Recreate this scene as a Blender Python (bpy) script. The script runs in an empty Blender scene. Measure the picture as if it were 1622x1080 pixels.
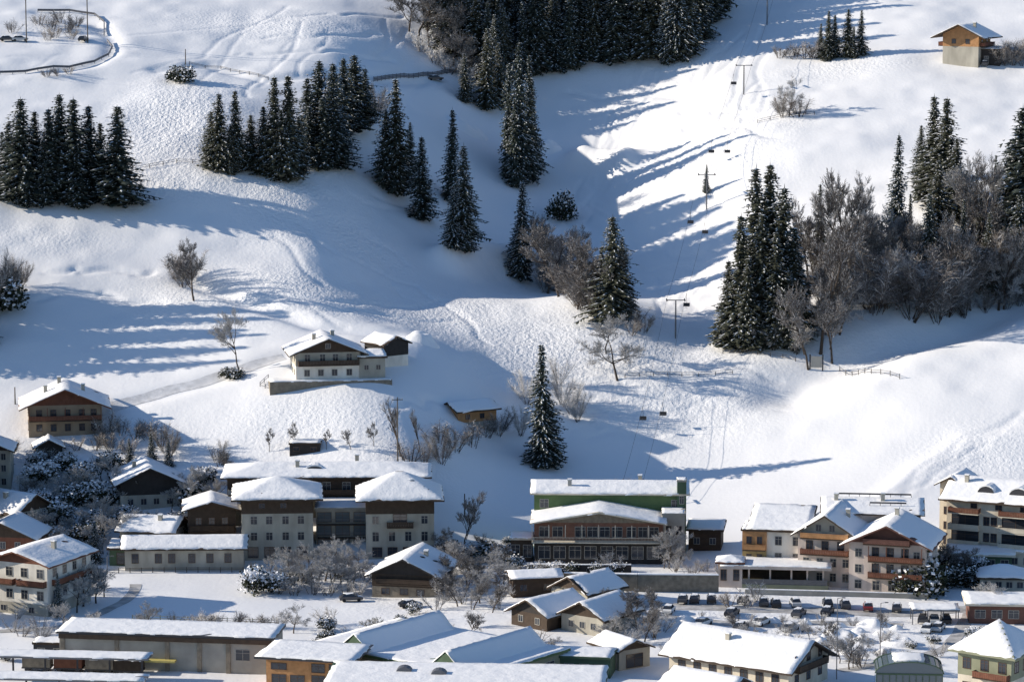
import bpy, math, random
import numpy as np
from mathutils import Vector, Matrix

# ------------------------------------------------------------------ camera, sky, sun
scene = bpy.context.scene
COL = scene.collection
R = math.radians
FPX = 5100.0                      # focal length in source pixels (photo is 1622 px wide)
CAMZ = 132.0
PITCH = R(8.0)
cam_d = bpy.data.cameras.new('camera')
cam_d.lens = 36.0 * FPX / 1622.0
cam_d.sensor_width = 36.0
cam_d.clip_start = 1.0
cam_d.clip_end = 12000.0
cam = bpy.data.objects.new('camera', cam_d)
COL.objects.link(cam)
cam.location = (0, 0, CAMZ)
cam.rotation_euler = (math.pi / 2 - PITCH, 0, 0)
scene.camera = cam

SUN_EL, SUN_BACK = R(21.0), R(5.0)      # low winter sun, from the left and a little behind the slope
sdir = Vector((-math.cos(SUN_EL) * math.cos(SUN_BACK), math.cos(SUN_EL) * math.sin(SUN_BACK), math.sin(SUN_EL)))
world = bpy.data.worlds.new('World')
scene.world = world
world.use_nodes = True
nt = world.node_tree
sky = nt.nodes.new('ShaderNodeTexSky')
sky.sky_type = 'NISHITA'
sky.sun_disc = False
sky.sun_elevation = SUN_EL
sky.sun_rotation = math.atan2(sdir.x, sdir.y)
sky.air_density = 1.0
sky.dust_density = 0.4
sky.ozone_density = 4.5
bg = nt.nodes['Background']
bg.inputs['Strength'].default_value = 0.10
nt.links.new(sky.outputs[0], bg.inputs['Color'])
sun_d = bpy.data.lights.new('sun', 'SUN')
sun_d.energy = 4.6
sun_d.angle = R(0.5)
sun_d.color = (1.0, 0.905, 0.765)
sun = bpy.data.objects.new('sun', sun_d)
COL.objects.link(sun)
sun.location = (-300, 700, 400)
sun.rotation_euler = (-sdir).to_track_quat('-Z', 'Y').to_euler()
scene.view_settings.view_transform = 'Standard'
scene.view_settings.look = 'None'
scene.view_settings.gamma = 1.0
scene.view_settings.exposure = 0.54
scene.cycles.max_bounces = 5
scene.cycles.diffuse_bounces = 3

rng = random.Random(7)
nrng = np.random.RandomState(11)

# ------------------------------------------------------------------ materials
def new_mat(name):
    m = bpy.data.materials.new(name)
    m.use_nodes = True
    return m, m.node_tree, m.node_tree.nodes['Principled BSDF']

def mat(name, color, rough=0.8, vary=0.18, scale=1.5, bump=0.0, bscale=6.0, metal=0.0, stretch=None, spec=0.3):
    """painted or natural surface: noise varies the base colour a little, optional bump"""
    m, t, b = new_mat(name)
    b.inputs['Roughness'].default_value = rough
    b.inputs['Metallic'].default_value = metal
    b.inputs['Specular IOR Level'].default_value = spec
    tc = t.nodes.new('ShaderNodeTexCoord')
    mp = t.nodes.new('ShaderNodeMapping')
    t.links.new(tc.outputs['Object'], mp.inputs['Vector'])
    if stretch:
        mp.inputs['Scale'].default_value = stretch
    n = t.nodes.new('ShaderNodeTexNoise')
    n.inputs['Scale'].default_value = scale
    n.inputs['Detail'].default_value = 4
    t.links.new(mp.outputs[0], n.inputs['Vector'])
    cr = t.nodes.new('ShaderNodeValToRGB')
    lo = [max(0, c * (1 - vary)) for c in color]
    hi = [min(1, c * (1 + vary)) for c in color]
    cr.color_ramp.elements[0].position = 0.3
    cr.color_ramp.elements[0].color = (*lo, 1)
    cr.color_ramp.elements[1].position = 0.7
    cr.color_ramp.elements[1].color = (*hi, 1)
    t.links.new(n.outputs['Fac'], cr.inputs[0])
    t.links.new(cr.outputs[0], b.inputs['Base Color'])
    if bump:
        n2 = t.nodes.new('ShaderNodeTexNoise')
        n2.inputs['Scale'].default_value = bscale
        n2.inputs['Detail'].default_value = 3
        t.links.new(mp.outputs[0], n2.inputs['Vector'])
        bp = t.nodes.new('ShaderNodeBump')
        bp.inputs['Strength'].default_value = bump
        bp.inputs['Distance'].default_value = 0.1
        t.links.new(n2.outputs['Fac'], bp.inputs['Height'])
        t.links.new(bp.outputs[0], b.inputs['Normal'])
    return m

def planks(name, color, width=0.22, vertical=False, vary=0.3, rough=0.8):
    """timber boarding: board-to-board tone and dark joints"""
    m, t, b = new_mat(name)
    b.inputs['Roughness'].default_value = rough
    b.inputs['Specular IOR Level'].default_value = 0.25
    tc = t.nodes.new('ShaderNodeTexCoord')
    w = t.nodes.new('ShaderNodeTexWave')
    w.wave_type = 'BANDS'
    w.bands_direction = 'X' if vertical else 'Z'
    w.inputs['Scale'].default_value = 0.314 / width
    w.inputs['Distortion'].default_value = 0.6
    w.inputs['Detail'].default_value = 1
    t.links.new(tc.outputs['Object'], w.inputs['Vector'])
    n = t.nodes.new('ShaderNodeTexNoise')
    n.inputs['Scale'].default_value = 1.1
    n.inputs['Detail'].default_value = 5
    t.links.new(tc.outputs['Object'], n.inputs['Vector'])
    mx = t.nodes.new('ShaderNodeMath'); mx.operation = 'MULTIPLY_ADD'
    mx.inputs[1].default_value = 0.35
    t.links.new(w.outputs['Fac'], mx.inputs[0])
    t.links.new(n.outputs['Fac'], mx.inputs[2])
    cr = t.nodes.new('ShaderNodeValToRGB')
    cr.color_ramp.elements[0].position = 0.35
    cr.color_ramp.elements[0].color = (*[c * (1 - vary) for c in color], 1)
    cr.color_ramp.elements[1].position = 0.95
    cr.color_ramp.elements[1].color = (*[min(1, c * (1 + vary)) for c in color], 1)
    t.links.new(mx.outputs[0], cr.inputs[0])
    t.links.new(cr.outputs[0], b.inputs['Base Color'])
    return m

def snow_mat(name, terrain=False, tint=(0.85, 0.847, 0.85)):
    m, t, b = new_mat(name)
    b.inputs['Roughness'].default_value = 0.55
    b.inputs['Specular IOR Level'].default_value = 0.2
    geo = t.nodes.new('ShaderNodeNewGeometry')
    def noise(scale, detail=3, rough=0.5, vec=None):
        n = t.nodes.new('ShaderNodeTexNoise')
        n.inputs['Scale'].default_value = scale
        n.inputs['Detail'].default_value = detail
        n.inputs['Roughness'].default_value = rough
        t.links.new(vec or geo.outputs['Position'], n.inputs['Vector'])
        return n.outputs['Fac']
    def math_(op, a, bb):
        x = t.nodes.new('ShaderNodeMath'); x.operation = op
        for i, v in enumerate((a, bb)):
            if isinstance(v, (int, float)): x.inputs[i].default_value = v
            else: t.links.new(v, x.inputs[i])
        return x.outputs[0]
    if terrain:
        at = t.nodes.new('ShaderNodeAttribute'); at.attribute_name = 'rough'
        rg = at.outputs['Fac']
        soft = noise(0.12, 2, 0.5)
        mp = t.nodes.new('ShaderNodeMapping')
        mp.inputs['Rotation'].default_value = (0, 0, R(28))
        mp.inputs['Scale'].default_value = (1.0, 0.35, 1.0)
        t.links.new(geo.outputs['Position'], mp.inputs['Vector'])
        track = noise(1.0, 3, 0.6, mp.outputs[0])
        mid = noise(1.3, 3, 0.6)
        # voronoi lumps: frozen clods and tracks in the trampled patches
        v = t.nodes.new('ShaderNodeTexVoronoi')
        v.inputs['Scale'].default_value = 0.9
        t.links.new(geo.outputs['Position'], v.inputs['Vector'])
        lum = math_('ADD', math_('MULTIPLY', track, 0.45), math_('ADD', math_('MULTIPLY', mid, 0.55), math_('MULTIPLY', v.outputs['Distance'], 0.25)))
        h = math_('ADD', math_('MULTIPLY', soft, 0.10), math_('MULTIPLY', lum, rg))
        bp = t.nodes.new('ShaderNodeBump')
        bp.inputs['Strength'].default_value = 1.0
        bp.inputs['Distance'].default_value = 1.0
        t.links.new(h, bp.inputs['Height'])
        t.links.new(bp.outputs[0], b.inputs['Normal'])
        at2 = t.nodes.new('ShaderNodeAttribute'); at2.attribute_name = 'dirt'
        d = noise(0.9, 4, 0.65)
        mk = t.nodes.new('ShaderNodeMapRange')
        mk.inputs['From Min'].default_value = 0.98
        mk.inputs['From Max'].default_value = 1.16
        t.links.new(math_('ADD', d, math_('MULTIPLY', at2.outputs['Fac'], 0.6)), mk.inputs['Value'])
        mix = t.nodes.new('ShaderNodeMix'); mix.data_type = 'RGBA'
        mix.inputs['A'].default_value = (*tint, 1)
        mix.inputs['B'].default_value = (0.24, 0.22, 0.195, 1)
        t.links.new(mk.outputs[0], mix.inputs['Factor'])
        t.links.new(mix.outputs['Result'], b.inputs['Base Color'])
    else:
        b.inputs['Base Color'].default_value = (*tint, 1)
        h = math_('ADD', math_('MULTIPLY', noise(0.5, 3), 0.5), math_('MULTIPLY', noise(2.5, 3), 0.10))
        bp = t.nodes.new('ShaderNodeBump')
        bp.inputs['Strength'].default_value = 0.7
        bp.inputs['Distance'].default_value = 0.5
        t.links.new(h, bp.inputs['Height'])
        t.links.new(bp.outputs[0], b.inputs['Normal'])
    return m

def leaf_mat(name, dark, light, rough=0.7):
    m, t, b = new_mat(name)
    b.inputs['Roughness'].default_value = rough
    b.inputs['Specular IOR Level'].default_value = 0.15
    geo = t.nodes.new('ShaderNodeNewGeometry')
    oi = t.nodes.new('ShaderNodeObjectInfo')
    ad = t.nodes.new('ShaderNodeMath'); ad.operation = 'MULTIPLY_ADD'
    t.links.new(geo.outputs['Random Per Island'], ad.inputs[0])
    ad.inputs[1].default_value = 0.6
    ml = t.nodes.new('ShaderNodeMath'); ml.operation = 'MULTIPLY'
    t.links.new(oi.outputs['Random'], ml.inputs[0]); ml.inputs[1].default_value = 0.4
    t.links.new(ml.outputs[0], ad.inputs[2])
    cr = t.nodes.new('ShaderNodeValToRGB')
    cr.color_ramp.elements[0].color = (*dark, 1)
    cr.color_ramp.elements[1].color = (*light, 1)
    t.links.new(ad.outputs[0], cr.inputs[0])
    t.links.new(cr.outputs[0], b.inputs['Base Color'])
    return m

def glass_mat(name, color=(0.03, 0.035, 0.045)):
    m, t, b = new_mat(name)
    b.inputs['Base Color'].default_value = (*color, 1)
    b.inputs['Roughness'].default_value = 0.12
    b.inputs['Specular IOR Level'].default_value = 0.6
    return m

M = dict(
    ground=snow_mat('terrain_snow', True),
    snow=snow_mat('roof_snow'),
    needle=leaf_mat('spruce_needles', (0.020, 0.028, 0.027), (0.075, 0.088, 0.070)),
    needle2=leaf_mat('warm_needles', (0.027, 0.033, 0.025), (0.095, 0.098, 0.070)),
    hedge=leaf_mat('evergreen_leaves', (0.012, 0.018, 0.012), (0.05, 0.055, 0.03)),
    bark=mat('bark', (0.065, 0.05, 0.04), 0.9, 0.3, 4),
    twig=leaf_mat('bare_twigs', (0.10, 0.088, 0.08), (0.29, 0.26, 0.24), 0.9),
    frost=leaf_mat('frosted_twigs', (0.40, 0.385, 0.375), (0.72, 0.71, 0.70), 0.9),
    clump=mat('snow_clumps', (0.78, 0.79, 0.82), 0.7, 0.04),
    cream=mat('cream_plaster', (0.56, 0.50, 0.40), 0.9, 0.22, 0.45, stretch=(1, 1, .35)),
    white=mat('white_plaster', (0.66, 0.62, 0.55), 0.9, 0.22, 0.45, stretch=(1, 1, .35)),
    pink=mat('rosy_plaster', (0.55, 0.46, 0.40), 0.9, 0.22, 0.45, stretch=(1, 1, .35)),
    grey=mat('grey_plaster', (0.36, 0.335, 0.28), 0.9, 0.25, 0.45, stretch=(1, 1, .35)),
    brownplaster=mat('brown_beige_plaster', (0.30, 0.23, 0.16), 0.9, 0.22, 0.45, stretch=(1, 1, .35)),
    concrete=mat('concrete', (0.33, 0.31, 0.27), 0.9, 0.16, 0.35),
    brownwall=mat('brown_stone_wall', (0.21, 0.18, 0.14), 0.9, 0.25, 1.2, 0.4),
    wood=planks('dark_timber', (0.060, 0.042, 0.030)),
    woodv=planks('dark_upright_boards', (0.055, 0.040, 0.030), 0.25, True),
    black=planks('weathered_black_boards', (0.034, 0.030, 0.028), 0.25, True),
    redwood=planks('red_brown_timber', (0.15, 0.062, 0.038)),
    orange=planks('orange_timber', (0.38, 0.20, 0.09)),
    ochre=planks('ochre_timber', (0.30, 0.22, 0.10)),
    maroon=mat('maroon_paint', (0.135, 0.065, 0.05), 0.8, 0.15),
    brownred=planks('faded_red_brown_boards', (0.17, 0.085, 0.06)),
    green=mat('green_cladding', (0.085, 0.135, 0.055), 0.7, 0.12, 0.5),
    dkgreen=mat('dark_green_cladding', (0.06, 0.10, 0.06), 0.7, 0.15, 0.5),
    olive=mat('olive_cladding', (0.22, 0.225, 0.15), 0.7, 0.12, 0.5),
    rooftile=mat('dark_roof_tiles', (0.07, 0.055, 0.05), 0.85, 0.2, 2),
    glass=glass_mat('window_glass'),
    bglass=glass_mat('blue_grey_glass', (0.10, 0.13, 0.15)),
    frame=mat('pale_frame', (0.36, 0.34, 0.30), 0.6, 0.05),
    dframe=mat('brown_frame', (0.10, 0.06, 0.04), 0.6, 0.1),
    metal=mat('grey_metal', (0.16, 0.16, 0.17), 0.5, 0.1, metal=0.5),
    dmetal=mat('dark_metal', (0.04, 0.04, 0.045), 0.5, 0.1),
    pole=mat('weathered_pole', (0.10, 0.085, 0.07), 0.85, 0.2),
    asphalt=mat('wet_asphalt', (0.075, 0.072, 0.072), 0.75, 0.25, 0.8),
    slush=mat('slushy_road', (0.42, 0.41, 0.40), 0.7, 0.35, 0.5, 0.5, 2.0),
    yellow=mat('dull_yellow_paint', (0.50, 0.42, 0.14), 0.7, 0.1),
    rubber=mat('tyre_rubber', (0.02, 0.02, 0.02), 0.9),
)
CARCOL = {}
for nm, c in dict(black=(0.015, 0.015, 0.018), dark_grey=(0.06, 0.06, 0.065), silver=(0.42, 0.43, 0.44), white=(0.72, 0.72, 0.71), blue=(0.03, 0.06, 0.16), red=(0.22, 0.02, 0.02)).items():
    mm, tt, bb = new_mat('car_paint_' + nm)
    bb.inputs['Base Color'].default_value = (*c, 1)
    bb.inputs['Roughness'].default_value = 0.3
    CARCOL[nm] = mm

# ------------------------------------------------------------------ mesh helpers
class MB:
    def __init__(s):
        s.v, s.f, s.m = [], [], []
    def add(s, verts, faces, mi=0):
        o = len(s.v)
        s.v += [tuple(p) for p in verts]
        s.f += [tuple(i + o for i in f) for f in faces]
        s.m += [mi] * len(faces)
        return s
    def box(s, x0, y0, z0, x1, y1, z1, mi=0):
        return s.add([(x0, y0, z0), (x1, y0, z0), (x1, y1, z0), (x0, y1, z0), (x0, y0, z1), (x1, y0, z1), (x1, y1, z1), (x0, y1, z1)],
                     [(0, 3, 2, 1), (4, 5, 6, 7), (0, 1, 5, 4), (1, 2, 6, 5), (2, 3, 7, 6), (3, 0, 4, 7)], mi)
    def prism(s, poly, y0, y1, mi=0):
        """polygon in x,z (counter-clockwise seen from -y) pushed from y0 to y1"""
        n = len(poly)
        vs = [(x, y0, z) for x, z in poly] + [(x, y1, z) for x, z in poly]
        fs = [tuple(range(n)), tuple(range(2 * n - 1, n - 1, -1))]
        fs += [((i + 1) % n, i, i + n, (i + 1) % n + n) for i in range(n)]
        return s.add(vs, fs, mi)
    def prism_x(s, poly, x0, x1, mi=0):
        """polygon in y,z pushed along x"""
        n = len(poly)
        vs = [(x0, y, z) for y, z in poly] + [(x1, y, z) for y, z in poly]
        fs = [tuple(range(n - 1, -1, -1)), tuple(range(n, 2 * n))]
        fs += [(i, (i + 1) % n, (i + 1) % n + n, i + n) for i in range(n)]
        return s.add(vs, fs, mi)
    def tube(s, p0, p1, r0, r1=None, n=6, mi=0):
        r1 = r0 if r1 is None else r1
        p0, p1 = Vector(p0), Vector(p1)
        d = (p1 - p0)
        if d.length < 1e-6: return s
        d.normalize()
        a = d.orthogonal().normalized(); b = d.cross(a)
        vs = []
        for p, r in ((p0, r0), (p1, r1)):
            for i in range(n):
                t = 2 * math.pi * i / n
                vs.append(p + (a * math.cos(t) + b * math.sin(t)) * r)
        fs = [(i, (i + 1) % n, (i + 1) % n + n, i + n) for i in range(n)]
        fs += [tuple(range(n - 1, -1, -1)), tuple(range(n, 2 * n))]
        return s.add(vs, fs, mi)
    def mesh(s, name, mats):
        me = bpy.data.meshes.new(name)
        me.from_pydata(s.v, [], s.f)
        for m in (mats if isinstance(mats, (list, tuple)) else [mats]):
            me.materials.append(m)
        if any(s.m):
            me.polygons.foreach_set('material_index', s.m)
        me.update()
        return me
    def build(s, name, mats, parent=None, loc=(0, 0, 0), rz=0, smooth=False, bevel=0):
        me = s.mesh(name, mats)
        if smooth:
            me.polygons.foreach_set('use_smooth', [True] * len(me.polygons))
        o = bpy.data.objects.new(name, me)
        COL.objects.link(o)
        o.parent = parent
        o.location = loc
        o.rotation_euler = (0, 0, rz)
        if bevel:
            bv = o.modifiers.new('bevel', 'BEVEL'); bv.width = bevel; bv.segments = 2
        return o

def tag(o, label=None, cat=None, group=None, kind=None):
    for k, v in (('label', label), ('category', cat), ('group', group), ('kind', kind)):
        if v: o[k] = v
    return o
def empty(name, loc, rz=0, label=None, cat=None, group=None):
    o = bpy.data.objects.new(name, None)
    COL.objects.link(o)
    o.empty_display_size = 0.5
    o.location = loc; o.rotation_euler = (0, 0, rz)
    return tag(o, label, cat, group)
def link_mesh(name, me, parent=None):
    o = bpy.data.objects.new(name, me)
    COL.objects.link(o)
    o.parent = parent
    return o

# ------------------------------------------------------------------ terrain height field
YS = np.array([300, 560, 620, 650, 680, 720, 760, 800, 850, 900, 950, 1000, 1200.])
XS = np.array([-230, -150, -125, -100, -75, -50, -25, 0, 20, 40, 60, 90, 125, 170, 240.])
AD = np.array([
    [0, 0, 0, 0, 0, 0, 0, 0, 0, 0, 0, 0, 0, 0, 0],
    [0, 0, 0, 0, 0, 0, 0, 0, 0, 0, 0, 0, 0, 0, 0],
    [4, 2, 1, .5, 0, 0, 0, 0, 0, 0, 0, 0, 0, 0, 0],
    [8, 5, 4, 3, 2, 3, 6, -1.5, -4, -3, -1, 1, 1, 2, 4],
    [10, 6, 5, 5, 6, 8.5, 9, -3.5, -7, -6, -3, 2, 4.5, 7, 10],
    [12, 8, 6, 5, 7.5, 9.5, 7.5, -1.5, -3, -4, -1, 4, 8, 12, 15],
    [15, 13, 11.5, 10.5, 9.8, 7.8, -2.5, -3, -2, -6, -3, 1, 4, 10, 15],
    [19, 17, 16.5, 16, 15, 11.5, -1.5, -13.5, -16, -12, -4, 3, 7, 10, 14],
    [20, 18.5, 18, 17.5, 16.5, 13, 0, -13.5, -17, -9, 0, 5, 8, 11, 14],
    [18, 16, 15, 14.5, 13.5, 12, 1, -11, -12, -6, 0, 4, 7, 9, 12],
    [14, 12, 10, 9, 8, 7, 3, -1, -1, -1, 1, 4, 6, 8, 10],
    [12, 10, 9, 8, 7, 6, 5, 4, 4, 4, 5, 6, 7, 8, 9],
    [8, 8, 8, 8, 8, 8, 8, 8, 8, 8, 8, 8, 8, 8, 8.]])

def cubic(xs, fs, x):
    """monotone-ish hermite along the last axis of fs"""
    x = np.clip(x, xs[0], xs[-1])
    i = np.clip(np.searchsorted(xs, x) - 1, 0, len(xs) - 2)
    h = xs[i + 1] - xs[i]
    t = (x - xs[i]) / h
    m = np.gradient(fs, xs, axis=-1)
    h00 = 2 * t**3 - 3 * t**2 + 1; h10 = t**3 - 2 * t**2 + t
    h01 = -2 * t**3 + 3 * t**2; h11 = t**3 - t**2
    return h00 * fs[..., i] + h10 * h * m[..., i] + h01 * fs[..., i + 1] + h11 * h * m[..., i + 1]

def vnoise(x, y, seed):
    xi = np.floor(x).astype(np.int64); yi = np.floor(y).astype(np.int64)
    fx = x - xi; fy = y - yi
    fx = fx * fx * (3 - 2 * fx); fy = fy * fy * (3 - 2 * fy)
    def hsh(a, b):
        n = (a * 374761393 + b * 668265263 + seed * 974634777) & 0x7fffffff
        n = ((n ^ (n >> 13)) * 1274126177) & 0x7fffffff
        return ((n ^ (n >> 16)) & 0xffff) / 65535.0
    return (hsh(xi, yi) * (1 - fx) + hsh(xi + 1, yi) * fx) * (1 - fy) + (hsh(xi, yi + 1) * (1 - fx) + hsh(xi + 1, yi + 1) * fx) * fy

gx = np.concatenate([[-4000, -2500, -1500, -900, -600, -420, -320, -270], np.arange(-230, 230.1, 0.7), [270, 320, 420, 600, 900, 1500, 2500, 4000]]).astype(float)
gy = np.concatenate([[-1500, -800, -300, 0, 200, 350, 440], np.arange(500, 1060.1, 0.9), [1080, 1110, 1160, 1240, 1400, 1700, 2200, 3200, 5000]]).astype(float)
def base_profile(Y):
    d = Y - 640
    s = 0.30 * (d + np.sqrt(d * d + 22**2)) / 2 - 0.2
    return np.where(Y < 1100, s, 0.30 * 460 + 0.22 * (np.minimum(Y, 2600) - 1100))
GX, GY = np.meshgrid(gx, gy)
tmp = cubic(XS, AD, gx)                                  # rows YS, columns gx
GZ = cubic(YS, tmp.T, gy).T + base_profile(GY)
slope_mask = np.clip((GY - 655) / 60, 0, 1)
GZ += slope_mask * (2.4 * (vnoise(GX / 38, GY / 38, 1) - .5) + 1.1 * (vnoise(GX / 15, GY / 15, 2) - .5) + 0.35 * (vnoise(GX / 5, GY / 5, 3) - .5))
GZ += (1 - slope_mask) * 0.25 * (vnoise(GX / 9, GY / 9, 4) - .5)

def height(x, y):
    i = int(np.clip(np.searchsorted(gx, x) - 1, 0, len(gx) - 2)); j = int(np.clip(np.searchsorted(gy, y) - 1, 0, len(gy) - 2))
    tx = (x - gx[i]) / (gx[i + 1] - gx[i]); ty = (y - gy[j]) / (gy[j + 1] - gy[j])
    return float((GZ[j, i] * (1 - tx) + GZ[j, i + 1] * tx) * (1 - ty) + (GZ[j + 1, i] * (1 - tx) + GZ[j + 1, i + 1] * tx) * ty)

cp, sp = math.cos(PITCH), math.sin(PITCH)
def ray(u, v):
    a, b = (u - 811) / FPX, (540 - v) / FPX
    return Vector((a, cp + b * sp, -sp + b * cp))
def at(u, v):
    """where the sight line through a point of the photograph meets the ground"""
    d = ray(u, v); d = d / d.y
    y = 480.0
    while y < 2400:
        if CAMZ + d.z * y <= height(d.x * y, y): break
        y += 2.0
    lo, hi = y - 2.0, y
    for _ in range(12):
        m = (lo + hi) / 2
        if CAMZ + d.z * m <= height(d.x * m, m): hi = m
        else: lo = m
    return Vector((d.x * hi, hi, height(d.x * hi, hi)))
def on(x, y): return Vector((x, y, height(x, y)))
def px(p):
    """photograph pixels per metre at a point"""
    return FPX / (p.y * cp)

# cuts for tracks and banks, in metres of depth: (points, half width, depth)
def carve(pts, hw, depth):
    global GZ
    P = [at(*p) for p in pts]
    D = np.full(GX.shape, 1e9)
    for a, b in zip(P[:-1], P[1:]):
        ax, ay, bx, by = a.x, a.y, b.x, b.y
        L2 = (bx - ax)**2 + (by - ay)**2
        t = np.clip(((GX - ax) * (bx - ax) + (GY - ay) * (by - ay)) / L2, 0, 1)
        D = np.minimum(D, np.hypot(GX - ax - t * (bx - ax), GY - ay - t * (by - ay)))
    GZ -= depth * np.exp(-(D / hw)**2)

carve([(300, 440), (400, 478), (500, 512), (620, 530)], 3.0, 1.6)
carve([(1255, 600), (1330, 560), (1430, 525), (1530, 500), (1640, 440)], 10, 5.0)
carve([(150, 655), (230, 630), (320, 606), (400, 580), (450, 560)], 3.0, 0.9)
carve([(0, 112), (90, 112), (150, 100), (176, 85), (178, 60), (150, 35), (60, 18)], 2.5, 0.9)
carve([(250, 110), (330, 104), (420, 126), (560, 128), (700, 120)], 2.5, 0.9)
carve([(715, 424), (760, 420), (812, 424)], 5.0, -6.0)
carve([(925, 258), (985, 262)], 4.5, -4.5)
carve([(1640, 690), (1540, 700), (1470, 740), (1390, 800)], 4, -0.8)

def local_carve(P, hw, depth, step=False):
    """cut along a line of ground points; step: one side drops instead"""
    for p, q in zip(P[:-1], P[1:]):
        m = 5 * hw
        i0, i1 = np.searchsorted(gx, [min(p.x, q.x) - m, max(p.x, q.x) + m]); j0, j1 = np.searchsorted(gy, [min(p.y, q.y) - m, max(p.y, q.y) + m])
        if i1 <= i0 or j1 <= j0: continue
        X, Y = GX[j0:j1, i0:i1], GY[j0:j1, i0:i1]
        ax, ay, bx, by = p.x, p.y, q.x, q.y
        L2 = (bx - ax)**2 + (by - ay)**2 + 1e-9
        t = ((X - ax) * (bx - ax) + (Y - ay) * (by - ay)) / L2
        D = np.hypot(X - ax - np.clip(t, 0, 1) * (bx - ax), Y - ay - np.clip(t, 0, 1) * (by - ay))
        CUT[j0:j1, i0:i1] = np.maximum(CUT[j0:j1, i0:i1], depth * np.exp(-(D / hw)**2))
CUT = np.zeros(GX.shape)
tr = random.Random(3)
def wiggle(pts, amp, n=10):
    P = [at(*p) for p in pts]
    out = []
    for a_, b_ in zip(P[:-1], P[1:]):
        d = b_ - a_; nrm = Vector((-d.y, d.x, 0)).normalized(); ph = tr.random() * 6
        for k in range(n):
            t = k / n
            out.append(a_.lerp(b_, t) + nrm * amp * math.sin(ph + t * 6.28 * tr.uniform(.9, 1.1)))
    return out + [P[-1]]
# ski tracks down the piste and across the slopes
for k in range(16):
    u0 = tr.uniform(1000, 1240); v0 = tr.uniform(20, 130)
    local_carve(wiggle([(u0, v0), (u0 - tr.uniform(20, 90), v0 + 110), (u0 - tr.uniform(60, 150), v0 + 240), (1060 + tr.uniform(-30, 50), 420), (1070 + tr.uniform(-30, 50), 500)], tr.uniform(.6, 2.5)), .55, tr.uniform(.15, .35))
for k in range(10):
    u0 = tr.uniform(380, 720); v0 = tr.uniform(5, 90)
    local_carve(wiggle([(u0, v0), (u0 - tr.uniform(30, 140), v0 + tr.uniform(60, 120))], tr.uniform(.5, 2), 14), .55, tr.uniform(.15, .3))
for k in range(12):
    u0 = tr.uniform(420, 700); v0 = tr.uniform(270, 480)
    local_carve(wiggle([(u0, v0), (u0 + tr.uniform(40, 160), v0 + tr.uniform(20, 90))], tr.uniform(.5, 1.6), 14), .6, tr.uniform(.2, .4))
for k in range(14):
    u0 = tr.uniform(860, 1150); v0 = tr.uniform(560, 700)
    local_carve(wiggle([(u0, v0), (u0 + tr.uniform(40, 170), v0 + tr.uniform(-30, 30))], tr.uniform(.4, 1.5), 14), .6, tr.uniform(.15, .4))
for k in range(9):
    u0 = tr.uniform(0, 240); v0 = tr.uniform(40, 130)
    local_carve(wiggle([(u0, v0), (u0 + tr.uniform(60, 260), v0 + tr.uniform(-40, 40))], tr.uniform(.4, 1.5), 14), .55, tr.uniform(.1, .3))
for k in range(4):
    u0 = 1620 - 18 * k; local_carve(wiggle([(u0, 655 + 14 * k), (1520, 700 + 9 * k), (1450, 748 + 8 * k), (1380, 812 + 6 * k)], .5, 10), .6, .3)
# cattle terraces: narrow steps along the contour
for v0, u0, u1 in ((478, 430, 700), (500, 460, 720), (430, 20, 240), (470, 60, 260), (640, 620, 700), (600, 860, 1000), (625, 880, 1010), (655, 900, 1060), (685, 930, 1100), (150, 900, 1120), (175, 1080, 1190), (205, 1080, 1230), (60, 420, 600), (85, 400, 620), (28, 430, 640), (400, 990, 1110), (425, 1000, 1120), (455, 1000, 1130)):
    local_carve(wiggle([(u0, v0), ((u0 + u1) / 2, v0 + tr.uniform(-6, 6)), (u1, v0 + tr.uniform(-8, 14))], 1.2), .9, tr.uniform(.35, .6))
GZ -= CUT

# patches trampled into lumps, and patches where grass pokes through: (u, v, radius m, rough, dirt)
ROUGH = np.full(GX.shape, 0.055); DIRT = np.zeros(GX.shape)
for (u, v, rx, ry, rg, dt) in [
    (275, 200, 14, 30, .75, .36), (250, 290, 22, 14, .45, .1), (60, 380, 22, 10, .2, .2), (480, 320, 18, 22, .6, .3), (560, 380, 14, 14, .6, .2),
    (560, 480, 38, 14, .55, .36), (720, 500, 18, 20, .5, .33), (850, 560, 24, 26, .5, .33), (330, 480, 20, 20, .35, .15),
    (1010, 100, 24, 20, .3, .15), (1170, 230, 14, 40, .35, .15), (1060, 640, 24, 20, .35, .3), (1000, 560, 22, 14, .4, .25),
    (1110, 570, 20, 14, .3, .2), (440, 40, 30, 18, .4, .25), (1330, 110, 22, 10, .3, .2), (1240, 180, 10, 14, .35, .3),
    (700, 90, 16, 18, .4, .4), (1380, 560, 16, 10, .3, .3), (1570, 720, 20, 14, .3, .05), (500, 670, 30, 14, .3, .3), (90, 50, 16, 16, .3, .5),
    (900, 440, 20, 20, .35, .3), (1400, 400, 30, 30, .3, .35), (1090, 430, 12, 20, .3, .2), (170, 760, 25, 25, .35, .35), (1250, 985, 36, 22, .25, .62), (1050, 985, 20, 14, .2, .6), (700, 960, 26, 18, .2, .62), (900, 950, 24, 14, .2, .62), (80, 830, 26, 30, .3, .5), (250, 860, 22, 18, .2, .5), (510, 920, 18, 12, .2, .5), (1230, 935, 26, 8, .2, .6), (480, 985, 20, 10, .15, .3), (1560, 930, 20, 16, .2, .45), (640, 720, 16, 14, .3, .45)]:
    p = at(u, v)
    w = np.exp(-((GX - p.x) / rx)**2 - ((GY - p.y) / ry)**2)
    ROUGH = np.maximum(ROUGH, rg * w); DIRT = np.maximum(DIRT, dt * w)

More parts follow.
